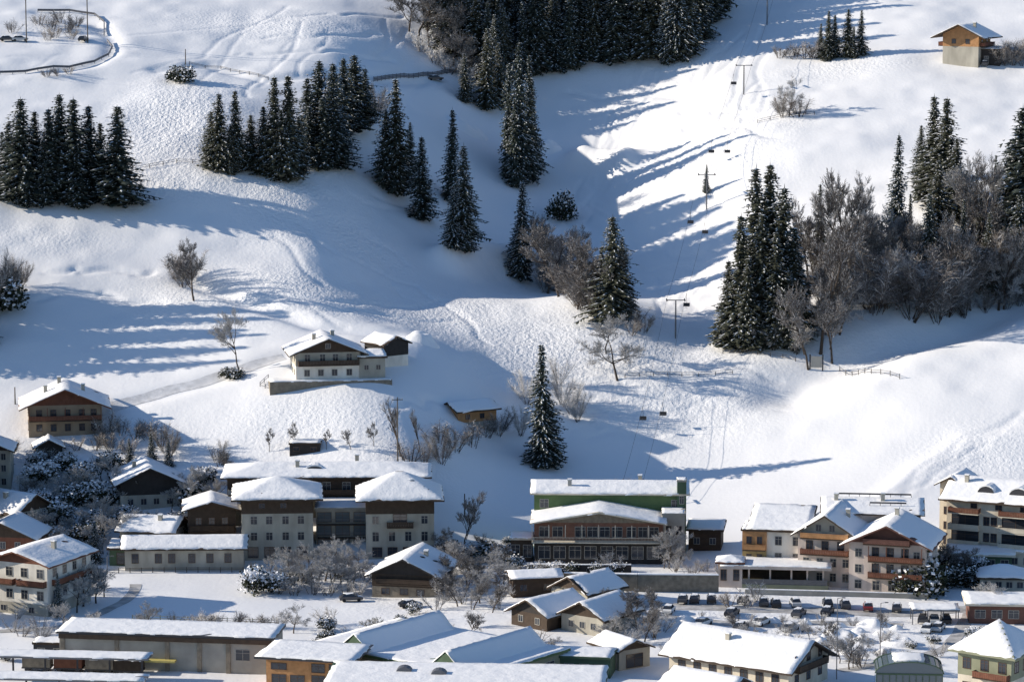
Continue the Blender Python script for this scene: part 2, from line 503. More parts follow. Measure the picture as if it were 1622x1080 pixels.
def build_terrain():
    ny, nx = GZ.shape
    co = np.stack([GX, GY, GZ], -1).reshape(-1, 3)
    idx = np.arange(ny * nx).reshape(ny, nx)
    q = np.stack([idx[:-1, :-1], idx[:-1, 1:], idx[1:, 1:], idx[1:, :-1]], -1).reshape(-1, 4)
    me = bpy.data.meshes.new('terrain')
    me.vertices.add(len(co)); me.vertices.foreach_set('co', co.ravel())
    me.loops.add(q.size); me.loops.foreach_set('vertex_index', q.ravel().astype(np.int32))
    me.polygons.add(len(q)); me.polygons.foreach_set('loop_start', np.arange(0, q.size, 4, dtype=np.int32))
    me.polygons.foreach_set('use_smooth', np.ones(len(q), bool))
    me.update(calc_edges=True)
    for nm, arr in (('rough', ROUGH), ('dirt', DIRT)):
        a = me.attributes.new(nm, 'FLOAT', 'POINT'); a.data.foreach_set('value', arr.ravel().astype(np.float32))
    me.materials.append(M['ground'])
    o = bpy.data.objects.new('terrain', me)
    COL.objects.link(o)
    tag(o, kind='structure')
build_terrain()

def strip(name, pts, hw, material, lift=0.05, step=1.2):
    """a road or path laid on the ground: a smooth line through points of the photograph"""
    P = [at(*p) if len(p) == 2 else Vector(p) for p in pts]
    line = []
    for i in range(len(P) - 1):
        p0, p1, p2, p3 = P[max(i - 1, 0)], P[i], P[i + 1], P[min(i + 2, len(P) - 1)]
        n = max(2, int((p2 - p1).length / step))
        for k in range(n):
            t = k / n
            line.append(0.5 * ((2 * p1) + (p2 - p0) * t + (2 * p0 - 5 * p1 + 4 * p2 - p3) * t * t + (3 * p1 - p0 - 3 * p2 + p3) * t**3))
    line.append(P[-1])
    mb = MB(); vs = []; fs = []; K = 4
    for i, p in enumerate(line):
        d = (line[min(i + 1, len(line) - 1)] - line[max(i - 1, 0)]); d.z = 0; d.normalize()
        n = Vector((-d.y, d.x, 0))
        for k in range(K + 1):
            q = p + n * hw * (2 * k / K - 1) * (1 + 0.12 * math.sin(i * 0.7 + k))
            vs.append((q.x, q.y, height(q.x, q.y) + lift))
        if i:
            for k in range(K):
                a = (i - 1) * (K + 1) + k
                fs.append((a, a + 1, a + K + 2, a + K + 1))
    mb.add(vs, fs)
    o = mb.build(name, material, smooth=True)
    return tag(o, kind='structure')
# ------------------------------------------------------------------ trees
def spruce_mesh(seed, H=25.0, Rb=3.6, snow=0.15, sparse=1.0, mats=None, low=0.05):
    """conifer crown: whorls of drooping boughs built of many small needle sprays, some carrying snow"""
    r = random.Random(seed)
    mb = MB()
    z = H * low
    while z < H * 0.985:
        f = (z - H * low) / (H * (1 - low))
        rad = Rb * ((1 - f) ** 0.72) * (0.85 + 0.3 * r.random()) + 0.15
        if f < 0.08: rad *= 0.6 + 4 * f
        nb = max(4, int(5 + 8 * (1 - f) * sparse))
        ph1 = seed * 1.7
        a0 = r.random() * 6.28
        for k in range(nb):
            a = a0 + 6.283 * k / nb + r.uniform(-.3, .3)
            if r.random() < .1: continue
            L = rad * r.uniform(0.5, 1.2) * (1 + .2 * math.sin(a + ph1 + z * .25) + .12 * math.sin(2 * a + z * .9))
            droop = 0.28 + 0.25 * (1 - f) + r.uniform(-.1, .1)
            n = max(2, int(L / 0.55))
            ca, sa = math.cos(a), math.sin(a)
            for j in range(n + 1):
                t = (j + 0.6) / (n + 0.6)
                d = L * t
                zz = z - droop * d * (0.55 + 0.45 * t) + 0.12 * L * t * t
                s = (0.30 + 0.34 * (1 - f)) * r.uniform(0.75, 1.3) * (1.1 - 0.35 * t)
                cx, cy = ca * d + r.uniform(-.15, .15), sa * d + r.uniform(-.15, .15)
                # a spray: kite pointing outward with drooping tips
                ux, uy = ca, sa; px_, py_ = -sa, ca
                tip = (cx + ux * s * 1.25, cy + uy * s * 1.25, zz - s * 0.55)
                lft = (cx + px_ * s, cy + py_ * s, zz - s * r.uniform(.25, .6))
                rgt = (cx - px_ * s, cy - py_ * s, zz - s * r.uniform(.25, .6))
                bk = (cx - ux * s * .6, cy - uy * s * .6, zz + s * .15)
                mb.add([bk, rgt, tip, lft], [(0, 1, 2), (0, 2, 3)], 0)
                # hanging curtain under the bough
                if r.random() < 0.7:
                    hl = s * r.uniform(.6, 1.2)
                    mb.add([lft, rgt, (cx + r.uniform(-.1, .1), cy + r.uniform(-.1, .1), zz - hl - s * .5)], [(0, 1, 2)], 0)
                if r.random() < snow * (0.4 + 1.1 * t):
                    q = s * r.uniform(.18, .36)            # a ridge of snow lying along the bough
                    l0, l1 = s * r.uniform(.4, .9), s * r.uniform(.7, 1.35)
                    mb.add([(cx - ux * l0, cy - uy * l0, zz + .2 * s), (cx - px_ * q, cy - py_ * q, zz - q * .2 + .03),
                            (cx + ux * l1, cy + uy * l1, zz - l1 * .42 + .05), (cx + px_ * q, cy + py_ * q, zz - q * .2 + .03), (cx, cy, zz + .07 + .2 * q)],
                           [(0, 1, 4), (1, 2, 4), (2, 3, 4), (3, 0, 4)], 1)
        z += (0.34 + 0.22 * (1 - f)) * r.uniform(.8, 1.2) / sparse ** .3
    # leader
    mb.add([(0, .09, H * .95), (.09, -.06, H * .95), (-.09, -.06, H * .95), (0, 0, H * 1.01)], [(0, 1, 3), (1, 2, 3), (2, 0, 3)], 0)
    return mb.mesh('spruce_crown', mats or [M['needle'], M['clump']])

def trunk_mesh(H=25.0, r0=0.32):
    mb = MB()
    mb.tube((0, 0, -1.5), (0.03, 0.02, H * .5), r0, r0 * .55, 7)
    mb.tube((0.03, 0.02, H * .5), (0, 0, H * .95), r0 * .55, 0.03, 6)
    return mb.mesh('spruce_trunk', M['bark'])

SPR = {'dark': [spruce_mesh(s, Rb=rb, snow=.32) for s, rb in ((1, 3.3), (2, 3.9), (3, 3.0), (4, 4.3))],
       'mid': [spruce_mesh(s, Rb=rb, snow=.36, mats=[M['needle2'], M['clump']]) for s, rb in ((11, 3.4), (12, 3.9), (13, 3.1), (14, 4.2))],
       'snowy': [spruce_mesh(s, Rb=rb, snow=.75) for s, rb in ((21, 3.5), (22, 4.0), (23, 3.2))]}
TRK = trunk_mesh()

def spruce(u, vb, vt, kind, label, group=None, wide=1.0, rr=None, name='spruce_tree'):
    """spruce whose foot and top stand at these heights of the photograph"""
    p = at(u, vb)
    h = (vb - vt) / px(p)
    o = empty(name, p - Vector((0, 0, .2)), rng.random() * 6.28, label, 'spruce', group)
    s = h / 25.0
    wx = wide * rng.uniform(1.05, 1.42)
    o.scale = (s * wx, s * wx, s)
    k = rng.randrange(len(SPR[kind]))
    link_mesh('trunk', TRK, o)
    link_mesh('crown', SPR[kind][k], o)
    return o

def bare_mesh(seed, H=10.0, spread=0.5, levels=5, frost=0.3, upright=0.5, tw=0.024, kids=(4, 4, 4, 5)):
    """leafless broadleaf tree: returns trunk-and-limbs mesh, twig mesh"""
    r = random.Random(seed)
    tr, cr = MB(), MB()
    def twig(p, q, w):
        d = (q - p)
        a = d.orthogonal().normalized() * w
        a.rotate(Matrix.Rotation(r.random() * 6.28, 3, d.normalized()))
        mi = 1 if r.random() < frost else 0
        b = d.normalized().cross(a)
        cr.add([p - a, p + a, q], [(0, 1, 2)], mi)
        cr.add([p - b, p + b, q], [(0, 1, 2)], mi)
    def grow(p, d, L, rad, lv):
        n = 3 if lv < 2 else 2
        pts = [p]
        for i in range(n):
            d = (d + Vector((r.gauss(0, .16), r.gauss(0, .16), r.gauss(0.05, .12)))).normalized()
            p = p + d * L / n
            pts.append(p)
        for i in range(n):
            ra, rb = rad * (1 - .45 * i / n), rad * (1 - .45 * (i + 1) / n)
            if lv <= 1: tr.tube(pts[i], pts[i + 1], ra, rb, 5)
            else: twig(pts[i], pts[i + 1] + (pts[i + 1] - pts[i]) * .3, max(tw, ra))
        if lv >= levels: return
        for k in range(kids[min(lv, len(kids) - 1)]):
            t = r.uniform(.3 if lv else .38, 1)
            q = pts[0].lerp(pts[-1], t)
            nd = Vector((r.gauss(0, 1), r.gauss(0, 1), r.gauss(0, .6)))
            nd = (d * (0.75 + upright * .5) + nd.normalized() * (spread + .45) + Vector((0, 0, upright * .4))).normalized()
            grow(q, nd, L * r.uniform(.45, .68), rad * .5, lv + 1)
        grow(pts[-1], d, L * .6, rad * .55, lv + 1)
    tr.tube((0, 0, -1.0), (0, 0, .1), H * .022, H * .02, 6)
    grow(Vector((0, 0, 0)), Vector((0, 0, 1)), H * .45, H * .018, 0)
    # normalise height
    zs = max(v[2] for v in cr.v) if cr.v else H
    k = H / zs
    for b in (tr, cr): b.v = [(x * k, y * k, z * k if z > 0 else z) for x, y, z in b.v]
    return tr.mesh('bare_trunk', M['bark']), cr.mesh('bare_twigs', [M['twig'], M['frost']])

def shrub_mesh(seed, frost=.3, n=9, H=4.0):
    """many-stemmed leafless bush"""
    r = random.Random(seed)
    st, cr = MB(), MB()
    for i in range(n):
        a = r.random() * 6.28
        lean = r.uniform(.1, .75)
        d = Vector((math.cos(a) * lean, math.sin(a) * lean, 1)).normalized()
        b = Vector((math.cos(a), math.sin(a), 0)) * r.uniform(.1, .8)
        L = H * r.uniform(.55, 1.0)
        e = b + d * L
        st.tube(b - d * .5, b + d * L * .5, .05, .035, 4)
        st.tube(b + d * L * .5, e, .035, .015, 4)
        for k in range(34 if H < 6 else 110):
            t = r.uniform(.2, 1)
            q = b + d * L * t
            nd = (d + Vector((r.gauss(0, .7), r.gauss(0, .7), r.gauss(0.1, .5)))).normalized()
            l = min(H * .3, 1.9) * r.uniform(.4, 1)
            w = nd.orthogonal().normalized() * .026
            mi = 1 if r.random() < frost else 0
            cr.add([q - w, q + w, q + nd * l], [(0, 1, 2)], mi)
            for g in range(2):
                q2 = q + nd * l * r.uniform(.3, .9)
                n2 = (nd + Vector((r.gauss(0, .6), r.gauss(0, .6), r.gauss(0, .4)))).normalized()
                w2 = n2.orthogonal().normalized() * .022
                cr.add([q2 - w2, q2 + w2, q2 + n2 * l * .6], [(0, 1, 2)], mi)
    return st.mesh('shrub_stems', M['bark']), cr.mesh('shrub_twigs', [M['twig'], M['frost']])

def leafy_mesh(seed, snow=.35, Rr=1.6, H=2.4):
    """evergreen garden bush made of leaf tufts in several lobes, snow lying on the upper ones"""
    r = random.Random(seed)
    mb = MB()
    lobes = [(r.uniform(-.6, .6) * Rr, r.uniform(-.6, .6) * Rr, H * r.uniform(.3, .7), r.uniform(.45, .8) * Rr) for _ in range(6)]
    for (lx, ly, lz, lr) in lobes:
        for _ in range(300):
            v = Vector((r.gauss(0, 1), r.gauss(0, 1), r.gauss(0, 1))).normalized() * lr * r.uniform(.45, 1.3)
            if lz + v.z < 0: continue
            s = r.uniform(.07, .19)
            c = Vector((lx, ly, lz)) + v
            a = Vector((r.gauss(0, 1), r.gauss(0, 1), r.gauss(0, .6))).normalized() * s
            b = a.cross(Vector((r.gauss(0, 1), r.gauss(0, 1), r.gauss(0, 1)))).normalized() * s * .8
            mb.add([c - a, c + b, c + a, c - b], [(0, 1, 2, 3)], 1 if (v.z > .2 * lr and r.random() < snow * 1.3) or r.random() < snow * .35 else 0)
    st = MB()
    for i in range(4):
        a = i * 1.6
        st.tube((0, 0, -.5), (math.cos(a) * Rr * .4, math.sin(a) * Rr * .4, H * .5), .07, .03, 5)
    return st.mesh('bush_stem', M['bark']), mb.mesh('bush_leaves', [M['hedge'], M['clump']])

BARE = {'brown': [bare_mesh(s, frost=.2, spread=sp_) for s, sp_ in ((31, .5), (32, .35), (33, .6))],
        'frosty': [bare_mesh(s, frost=.85, spread=sp_) for s, sp_ in ((41, .55), (42, .4), (43, .7))],
        'slim': [bare_mesh(s, frost=.2, spread=.15, upright=1.0, levels=4) for s in (51, 52)]}
SHR = {'brown': [shrub_mesh(s, .22) for s in (61, 62)], 'frosty': [shrub_mesh(s, .85) for s in (63, 64, 65)]}
TALL = {'brown': [shrub_mesh(s, .22, 13, 9.0) for s in (66, 67, 68)], 'frosty': [shrub_mesh(s, .85, 13, 9.0) for s in (69, 70)]}
LEAFY = [leafy_mesh(s, sn) for s, sn in ((71, .25), (72, .45), (73, .6))]

def bare(u, vb, vt, kind, label, group=None, wide=1.0, tilt=0):
    p = at(u, vb)
    h = (vb - vt) / px(p)
    o = empty('bare_tree', p - Vector((0, 0, .1)), rng.random() * 6.28, label, 'tree', group)
    if tilt: o.rotation_euler = (0, tilt, 0)
    a, b = rng.choice(BARE[kind])
    s = h / 10.0
    o.scale = (s * wide, s * wide, s)
    link_mesh('trunk', a, o); link_mesh('crown', b, o)
    return o
def shrub(u, vb, vt, kind, label, group=None, wide=1.0):
    p = at(u, vb)
    h = (vb - vt) / px(p)
    o = empty('bare_shrub', p, rng.random() * 6.28, label, 'shrub', group)
    big = h > 6
    a, b = rng.choice((TALL if big else SHR)[kind])
    s = h / (9.0 if big else 4.0)
    if big: wide *= .8
    o.scale = (s * wide, s * wide, s)
    link_mesh('stems', a, o); link_mesh('twigs', b, o)
    return o
def bush(u, vb, vt, label, group=None, wide=1.0, k=None):
    p = at(u, vb)
    h = (vb - vt) / px(p)
    o = empty('evergreen_bush', p, rng.random() * 6.28, label, 'bush', group)
    a, b = LEAFY[rng.randrange(3) if k is None else k]
    s = h / 2.6
    o.scale = (s * wide, s * wide, s)
    link_mesh('stem', a, o); link_mesh('foliage', b, o)
    return o
NTH = ['leftmost', 'second from the left', 'third from the left', 'fourth from the left', 'fifth from the left', 'sixth from the left', 'seventh from the left', 'eighth from the left', 'ninth from the left', 'tenth from the left', 'eleventh from the left', 'twelfth from the left', 'thirteenth from the left', 'fourteenth from the left', 'fifteenth from the left', 'sixteenth from the left', 'seventeenth from the left', 'eighteenth from the left', 'nineteenth from the left', 'twentieth from the left', 'twenty-first from the left', 'twenty-second from the left', 'twenty-third from the left', 'twenty-fourth from the left', 'twenty-fifth from the left']
def row(fn, items, text, group, *extra, k=1.0):
    """several of a kind, told apart by their order from left to right"""
    items = sorted(items, key=lambda i: i[0])
    for i, it in enumerate(items):
        w = 'rightmost' if i == len(items) - 1 and i > 1 else NTH[i]
        fn(*it[:3], *extra, label=f'{text}, {w}', group=group, wide=k * (it[3] if len(it) > 3 else 1.0))

# dark stand at the left edge
row(spruce, [(16, 316, 190), (36, 318, 150), (57, 305, 172), (80, 320, 168), (97, 312, 143), (119, 322, 150), (143, 318, 163), (160, 300, 190, .9), (188, 325, 163, 1.2), (5, 300, 205), (70, 325, 215), (125, 328, 220), (45, 327, 225)],
    'dark spruce in the dense stand at the left edge', 'spruces in the stand at the left edge', 'dark', k=1.4)
# two dark clumps right of it
row(spruce, [(335, 266, 172), (348, 270, 143), (374, 272, 138), (366, 275, 195), (398, 268, 178)], 'dark spruce in the small clump above the snow bank', 'spruces of the first clump', 'mid', k=1.25)
row(spruce, [(418, 276, 165), (436, 280, 115), (458, 284, 113, 1.15), (446, 286, 170), (474, 276, 180)], 'broad spruce in the second clump on the upper left slope', 'spruces of the second clump', 'mid', k=1.25)
row(spruce, [(488, 250, 120), (507, 245, 92), (528, 235, 96), (545, 215, 88), (562, 205, 84, 1.2), (579, 200, 105), (512, 268, 150, 1.1), (528, 266, 135, 1.1), (490, 262, 165)], 'tall dark spruce in the third clump', 'spruces of the third clump', 'dark', k=1.4)
shrub(600, 190, 130, 'brown', 'brown bare shrub at the right edge of the third spruce clump')
spruce(628, 308, 118, 'mid', 'broad pointed spruce standing alone left of the shaded bowl', wide=1.0)
spruce(612, 296, 170, 'dark', 'short dark spruce tucked behind the broad pointed spruce', wide=1.1)
spruce(650, 285, 190, 'mid', 'small spruce at the right shoulder of the broad pointed spruce', wide=1.0)
spruce(668, 348, 212, 'dark', 'shaded spruce below the broad pointed spruce', wide=1.15)
spruce(717, 320, 167, 'dark', 'dark spruce behind the big snow laden spruce', wide=.85)
spruce(735, 398, 222, 'snowy', 'big snow laden spruce in the centre of the slope', wide=1.25)
spruce(718, 392, 290, 'snowy', 'lower snow laden spruce at the left foot of the big one', wide=1.2)
spruce(827, 442, 280, 'snowy', 'slender snowy spruce below the tall dark group', wide=1.0)
spruce(822, 432, 345, 'snowy', 'low snowy spruce leaning on the slender snowy spruce', wide=1.3)
spruce(736, 162, 82, 'mid', 'small spruce by the fence under the forest edge', wide=.9)
row(spruce, [(772, 172, 40), (790, 170, 65), (783, 150, 20)], 'spruce at the lower tip of the top forest', 'spruces at the tip of the forest', 'mid')
row(spruce, [(806, 285, 95, .7), (822, 292, 60, .72), (838, 285, 80, .7), (842, 270, 120, .75), (816, 296, 150, .8)], 'very tall dark spruce in the close group above the gully', 'tall spruces above the gully', 'dark')
spruce(970, 508, 334, 'mid', 'thick spruce among bare bushes left of the lift line', wide=1.15)
spruce(985, 495, 370, 'dark', 'dark spruce at the back of the thick spruce by the lift', wide=1.1)
spruce(952, 490, 385, 'mid', 'short spruce at the left foot of the thick spruce', wide=1.1)
bush(886, 348, 302, 'round dark bush in the shade above the bare trees', wide=.8, k=0)
spruce(858, 738, 534, 'snowy', 'tall lone spruce in the hollow below the lit mound', wide=.9)
spruce(866, 736, 610, 'dark', 'shorter spruce grown against the tall lone spruce', wide=1.4)
# right of the lift
row(spruce, [(1153, 548, 405, 1.1), (1172, 548, 330, 1.0), (1195, 530, 252), (1217, 520, 250), (1205, 545, 330, 1.1), (1240, 530, 285, 1.0), (1228, 550, 360, 1.1), (1256, 540, 350, 1.0), (1184, 555, 400, 1.1), (1248, 552, 420, 1.1)],
    'spruce in the high clump right of the chairlift', 'spruces right of the chairlift', 'mid', k=.98)
row(spruce, [(1458, 290, 195, .9), (1477, 320, 145, 1.0), (1497, 330, 150, 1.0), (1514, 350, 215, 1.1), (1485, 380, 250, 1.0), (1530, 350, 265)], 'big spruce in the pair-topped clump', 'spruces of the pair-topped clump', 'mid', k=1.25)
spruce(1421, 400, 204, 'snowy', 'slim snowy spruce left of the pair-topped clump', wide=.75)
spruce(1470, 475, 300, 'dark', 'thin dark spruce below the pair-topped clump', wide=.7)
row(spruce, [(1600, 400, 215, 1.0), (1615, 420, 160, 1.1), (1628, 430, 190, 1.1)], 'dark spruce at the right edge of the picture', 'spruces at the right edge', 'dark', k=1.25)
row(spruce, [(1300, 92, 35, 1.0), (1312, 95, 15, 1.0), (1322, 92, 22), (1343, 90, 12, 1.0), (1364, 88, 14, 1.0), (1352, 92, 40)], 'spruce of the small clump on the top ridge', 'spruces on the top ridge', 'mid')
spruce(1119, 305, 258, 'dark', 'tiny dark spruce beside the upper lift pylon', wide=.8)
# forest at the top
fr = random.Random(5)
edge = [(690, 60), (720, 95), (760, 120), (800, 140), (850, 122), (900, 112), (950, 104), (1000, 102), (1050, 104), (1090, 98), (1115, 60), (1140, 20)]
for k in range(86):
    u = 690 + 455 * (k % 29) / 28 + fr.uniform(-9, 9)
    e = np.interp(u, [p[0] for p in edge], [p[1] for p in edge])
    vb = e - fr.uniform(2, 14) - 42 * (k // 29)
    hh = fr.uniform(115, 165)
    kind = 'mid' if u < 760 or fr.random() < .18 else ('snowy' if 1050 < u < 1095 and k < 29 else 'dark')
    spruce(u, vb, vb - hh, kind, 'dark spruce in the dense forest along the top of the picture' if kind == 'dark' else ('snow dusted spruce at the front edge of the top forest' if kind == 'snowy' else 'warm sunlit spruce in the forest along the top of the picture'), 'spruces of the top forest')
row(bare, [(648, 50, -40, 1.2), (662, 62, -35, 1.2), (680, 75, -20, 1.3), (700, 92, 0, 1.3), (672, 40, -60, 1.3), (718, 106, 20, 1.2), (738, 118, 45, 1.2), (756, 132, 60, 1.2), (695, 60, -50, 1.2), (720, 75, -30, 1.2)],
    'leafless tan tree at the left border of the top forest', 'leafless trees at the forest border', 'brown')
row(shrub, [(690, 100, 70, 1.4), (712, 116, 84, 1.4), (740, 128, 100, 1.4), (668, 82, 50, 1.4)], 'frosty shrub under the left border of the top forest', 'shrubs at the forest border', 'frosty')
row(shrub, [(1235, 92, 72, 1.6), (1255, 93, 68, 1.6), (1275, 92, 60, 1.6), (1290, 92, 62, 1.4)], 'grey shrub left of the ridge spruces', 'shrubs by the ridge spruces', 'brown')
bare(1250, 185, 115, 'frosty', 'lone grey bare tree on the bright slope under the top house', wide=.9)
row(shrub, [(1240, 186, 145, 1.4), (1265, 184, 150, 1.6)], 'low shrub at the foot of the lone grey tree', 'shrubs under the lone grey tree', 'brown')
# bare woods of the right gully
row(bare, [(1283, 470, 310, .8), (1300, 560, 330, .7), (1325, 480, 330, .8), (1345, 470, 255, .7), (1372, 480, 350, .8), (1400, 470, 340, .8), (1280, 585, 440, .7), (1318, 575, 430, .8), (1420, 490, 380), (1545, 440, 235, .7), (1590, 470, 330, .8), (1510, 470, 350, .9), (1560, 490, 380), (1475, 490, 380, .9)],
    'leafless tree in the right gully wood', 'leafless trees of the right gully', 'brown')
row(bare, [(1312, 450, 268, .65), (1358, 440, 262, .7), (1385, 440, 310, .8), (1412, 430, 320, .8), (1530, 400, 230, .7), (1580, 410, 240, .7), (1330, 530, 430), (1395, 480, 390), (1450, 490, 390), (1590, 490, 390), (1618, 470, 350)],
    'pale frosted tree in the right gully wood', 'frosted trees of the right gully', 'frosty')
row(spruce, [(1298, 420, 285, .6), (1338, 440, 330, .6), (1318, 500, 390, .6), (1395, 450, 345, .6), (1440, 430, 300, .6), (1552, 420, 280, .6), (1575, 380, 240, .6), (1590, 460, 340, .6), (1525, 440, 310, .6), (1605, 350, 215, .6), (1565, 470, 330, .8), (1612, 470, 300, .8), (1545, 380, 260, .7), (1496, 440, 330, .8), (1468, 430, 330, .7), (1360, 470, 370, .6)],
    'slim dark spruce among the bare trees of the gully', 'slim spruces of the right gully', 'mid')
row(shrub, [(1290, 520, 450, 1.3), (1310, 530, 470, 1.3), (1340, 500, 440, 1.4), (1375, 490, 430, 1.4), (1400, 485, 430, 1.4), (1430, 480, 430, 1.4), (1465, 495, 445, 1.4), (1495, 500, 450, 1.4), (1525, 500, 450, 1.4), (1560, 495, 450, 1.4), (1595, 490, 440, 1.4), (1615, 485, 440, 1.4), (1300, 480, 420, 1.4), (1360, 460, 400, 1.4), (1410, 440, 390, 1.4)],
    'tangled grey shrub in the right gully', 'shrubs of the right gully', 'brown')
row(shrub, [(1160, 550, 505, 1.2), (1190, 553, 500, 1.3), (1225, 555, 510, 1.2), (1262, 560, 500, 1.3)], 'frosty shrub at the foot of the clump right of the chairlift', 'shrubs right of the chairlift', 'frosty')
gr = random.Random(23)
row(bare, [(1272 + 14.5 * i + gr.uniform(-6, 6), 455 + gr.uniform(-35, 40), 360 + gr.uniform(-40, 30), gr.uniform(.7, .95)) for i in range(24)],
    'grey bare tree in the thick of the right gully wood', 'bare trees in the thick of the gully', 'brown')
row(shrub, [(1275 + 14.2 * i + gr.uniform(-6, 6), 490 + gr.uniform(-60, 25) - max(0, i - 18) * 4, 430 + gr.uniform(-60, 15) - max(0, i - 18) * 4, gr.uniform(1.1, 1.5)) for i in range(25)],
    'dense grey brown undergrowth shrub in the right gully', 'undergrowth of the right gully', 'brown')
row(shrub, [(865 + 7 * i + gr.uniform(-4, 4), 450 + 5.5 * i / 1.6 + gr.uniform(-25, 15), 400 + 5.5 * i / 1.6 + gr.uniform(-25, 10), gr.uniform(1.1, 1.5)) for i in range(14)],
    'grey undergrowth shrub in the middle thicket', 'undergrowth of the middle thicket', 'brown')
row(shrub, [(62, 40, 18, 1.4), (80, 48, 24, 1.5), (95, 36, 12, 1.4), (105, 52, 28, 1.5), (118, 44, 20, 1.4), (88, 60, 40, 1.5), (75, 64, 46, 1.5), (112, 62, 44, 1.4), (20, 52, 30, 1.5)],
    'brown shrub inside the hairpin bend', 'shrubs inside the hairpin', 'brown')
row(shrub, [(75, 122, 108, 1.6), (92, 120, 106, 1.6), (110, 118, 104, 1.6)], 'grey shrub under the lower guard rail', 'shrubs under the guard rail', 'brown')
# bare trees left of the lift
row(bare, [(868, 465, 355), (885, 470, 345), (905, 460, 350), (925, 480, 360), (945, 500, 390), (915, 490, 400), (875, 445, 330)], 'leafless tree in the middle thicket', 'leafless trees of the middle thicket', 'brown')
row(shrub, [(870, 452, 410, 1.3), (890, 465, 420, 1.3), (915, 482, 430, 1.3), (935, 497, 450, 1.3), (1005, 510, 470, 1.2), (1018, 525, 490, 1.2), (1000, 530, 500, 1.2)], 'brown shrub in the middle thicket', 'shrubs of the middle thicket', 'brown')
bare(978, 602, 505, 'frosty', 'spreading frosted tree in front of the lit mound', wide=1.3)
bare(960, 560, 490, 'frosty', 'smaller frosted tree up the bank behind the spreading one', wide=1.2)
row(shrub, [(835, 640, 585, 1.3), (890, 640, 590, 1.3), (905, 655, 600, 1.3), (915, 668, 620, 1.2), (825, 690, 640, 1.2), (885, 610, 560, 1.2)], 'frosted shrub around the tall lone spruce', 'shrubs round the lone spruce', 'frosty')
# left slope
bare(307, 476, 372, 'brown', 'leaning tree with a dense rounded crown on the left slope', wide=1.0, tilt=R(-14))
row(shrub, [(290, 455, 385, 1.1), (300, 452, 392, 1.2)], 'greenish shrub behind the leaning tree', 'shrubs by the leaning tree', 'brown')
bare(380, 590, 478, 'frosty', 'thin leaning bare tree above the track on the left slope', wide=.7, tilt=R(-14))
bush(368, 598, 580, 'dark low bush beside the track under the thin leaning tree', wide=1.8, k=0)
row(shrub, [(2, 480, 395, 1.0), (22, 468, 402, .9), (-14, 500, 420, 1.1), (34, 455, 410, .9), (8, 462, 400, 1.0)], 'dark twiggy shrub at the left edge in the blue shade', 'shrubs at the left edge', 'brown')
bush(6, 488, 440, 'small dark evergreen among the twiggy shrubs at the left edge', wide=1.2, k=0)
bush(287, 130, 103, 'dark round bush with its shadow on the upper left slope', wide=1.3, k=0)
row(bare, [(427, 715, 676, .7), (468, 706, 664, .8), (517, 712, 678, .7), (556, 712, 676, .8), (592, 706, 664, .8)], 'small orchard tree on the bank behind the grey hotel', 'orchard trees', 'brown')
bare(634, 722, 622, 'slim', 'tall thin bare tree beside the bank of the orange hut', wide=.9)
bare(664, 715, 640, 'slim', 'slim bare tree right of the tall thin one', wide=.8)
row(shrub, [(650, 735, 690, 1.3), (672, 740, 690, 1.3), (700, 735, 680, 1.3), (695, 700, 660, 1.3), (720, 712, 670, 1.3), (745, 705, 660, 1.2), (790, 690, 640, 1.2), (770, 690, 655, 1.3)], 'grey shrub on the bank under the orange hut', 'shrubs under the orange hut', 'brown')
row(shrub, [(170, 690, 650, 1.3), (190, 688, 655, 1.3), (212, 695, 660, 1.3), (235, 695, 660, 1.3), (255, 705, 660, 1.3), (268, 725, 670, 1.2), (180, 715, 680, 1.4), (150, 712, 680, 1.3), (120, 712, 685, 1.3), (205, 720, 690, 1.3)],
    'brown shrub of the hedge below the red gabled chalet', 'hedge shrubs below the red gabled chalet', 'brown')
row(spruce, [(240, 735, 680, 1.2), (267, 738, 690, 1.2), (205, 730, 690, 1.3)], 'small garden conifer behind the black gabled house', 'garden conifers', 'snowy')
# snowy gardens of the left village
row(bush, [(70, 765, 725, 1.2), (100, 745, 715, 1.2), (130, 765, 730, 1.2), (150, 800, 760, 1.2), (60, 800, 770, 1.2), (120, 800, 765, 1.3), (90, 830, 790, 1.3), (150, 840, 805, 1.3), (175, 745, 715, 1.2), (200, 825, 800, 1.4), (130, 860, 825, 1.3), (240, 838, 812, 1.4), (85, 865, 830, 1.3), (175, 800, 775, 1.3), (310, 800, 760, 1.2), (325, 765, 735, 1.2), (280, 835, 808, 1.4), (60, 735, 712, 1.2), (300, 850, 820, 1.3)],
    'snow covered garden bush among the houses at the left', 'garden bushes at the left')
row(bare, [(150, 870, 800), (165, 850, 780), (110, 790, 730), (300, 815, 745), (320, 790, 730), (285, 790, 745), (60, 860, 800), (180, 780, 730)], 'frosted garden tree among the houses at the left', 'garden trees at the left', 'frosty')
spruce(150, 890, 820, 'snowy', 'snowy pink tinted garden spruce left of the grey wing', wide=1.2)
spruce(92, 975, 900, 'snowy', 'narrow snowy conifer at the corner of the white apartment house', wide=.8)
row(bush, [(402, 938, 890, .9), (428, 938, 900, 1.1), (448, 930, 905, 1.1)], 'dark snowy bush at the right end of the meadow', 'bushes at the meadow')
row(bare, [(462, 925, 870, 1.2), (490, 925, 850, 1.2), (515, 920, 840, 1.2), (540, 925, 865, 1.2), (560, 930, 880, 1.2), (478, 905, 860, 1.2), (505, 930, 875, 1.2)], 'frosted pale tree in front of the grey hotel towers', 'frosted trees before the grey hotel', 'frosty')
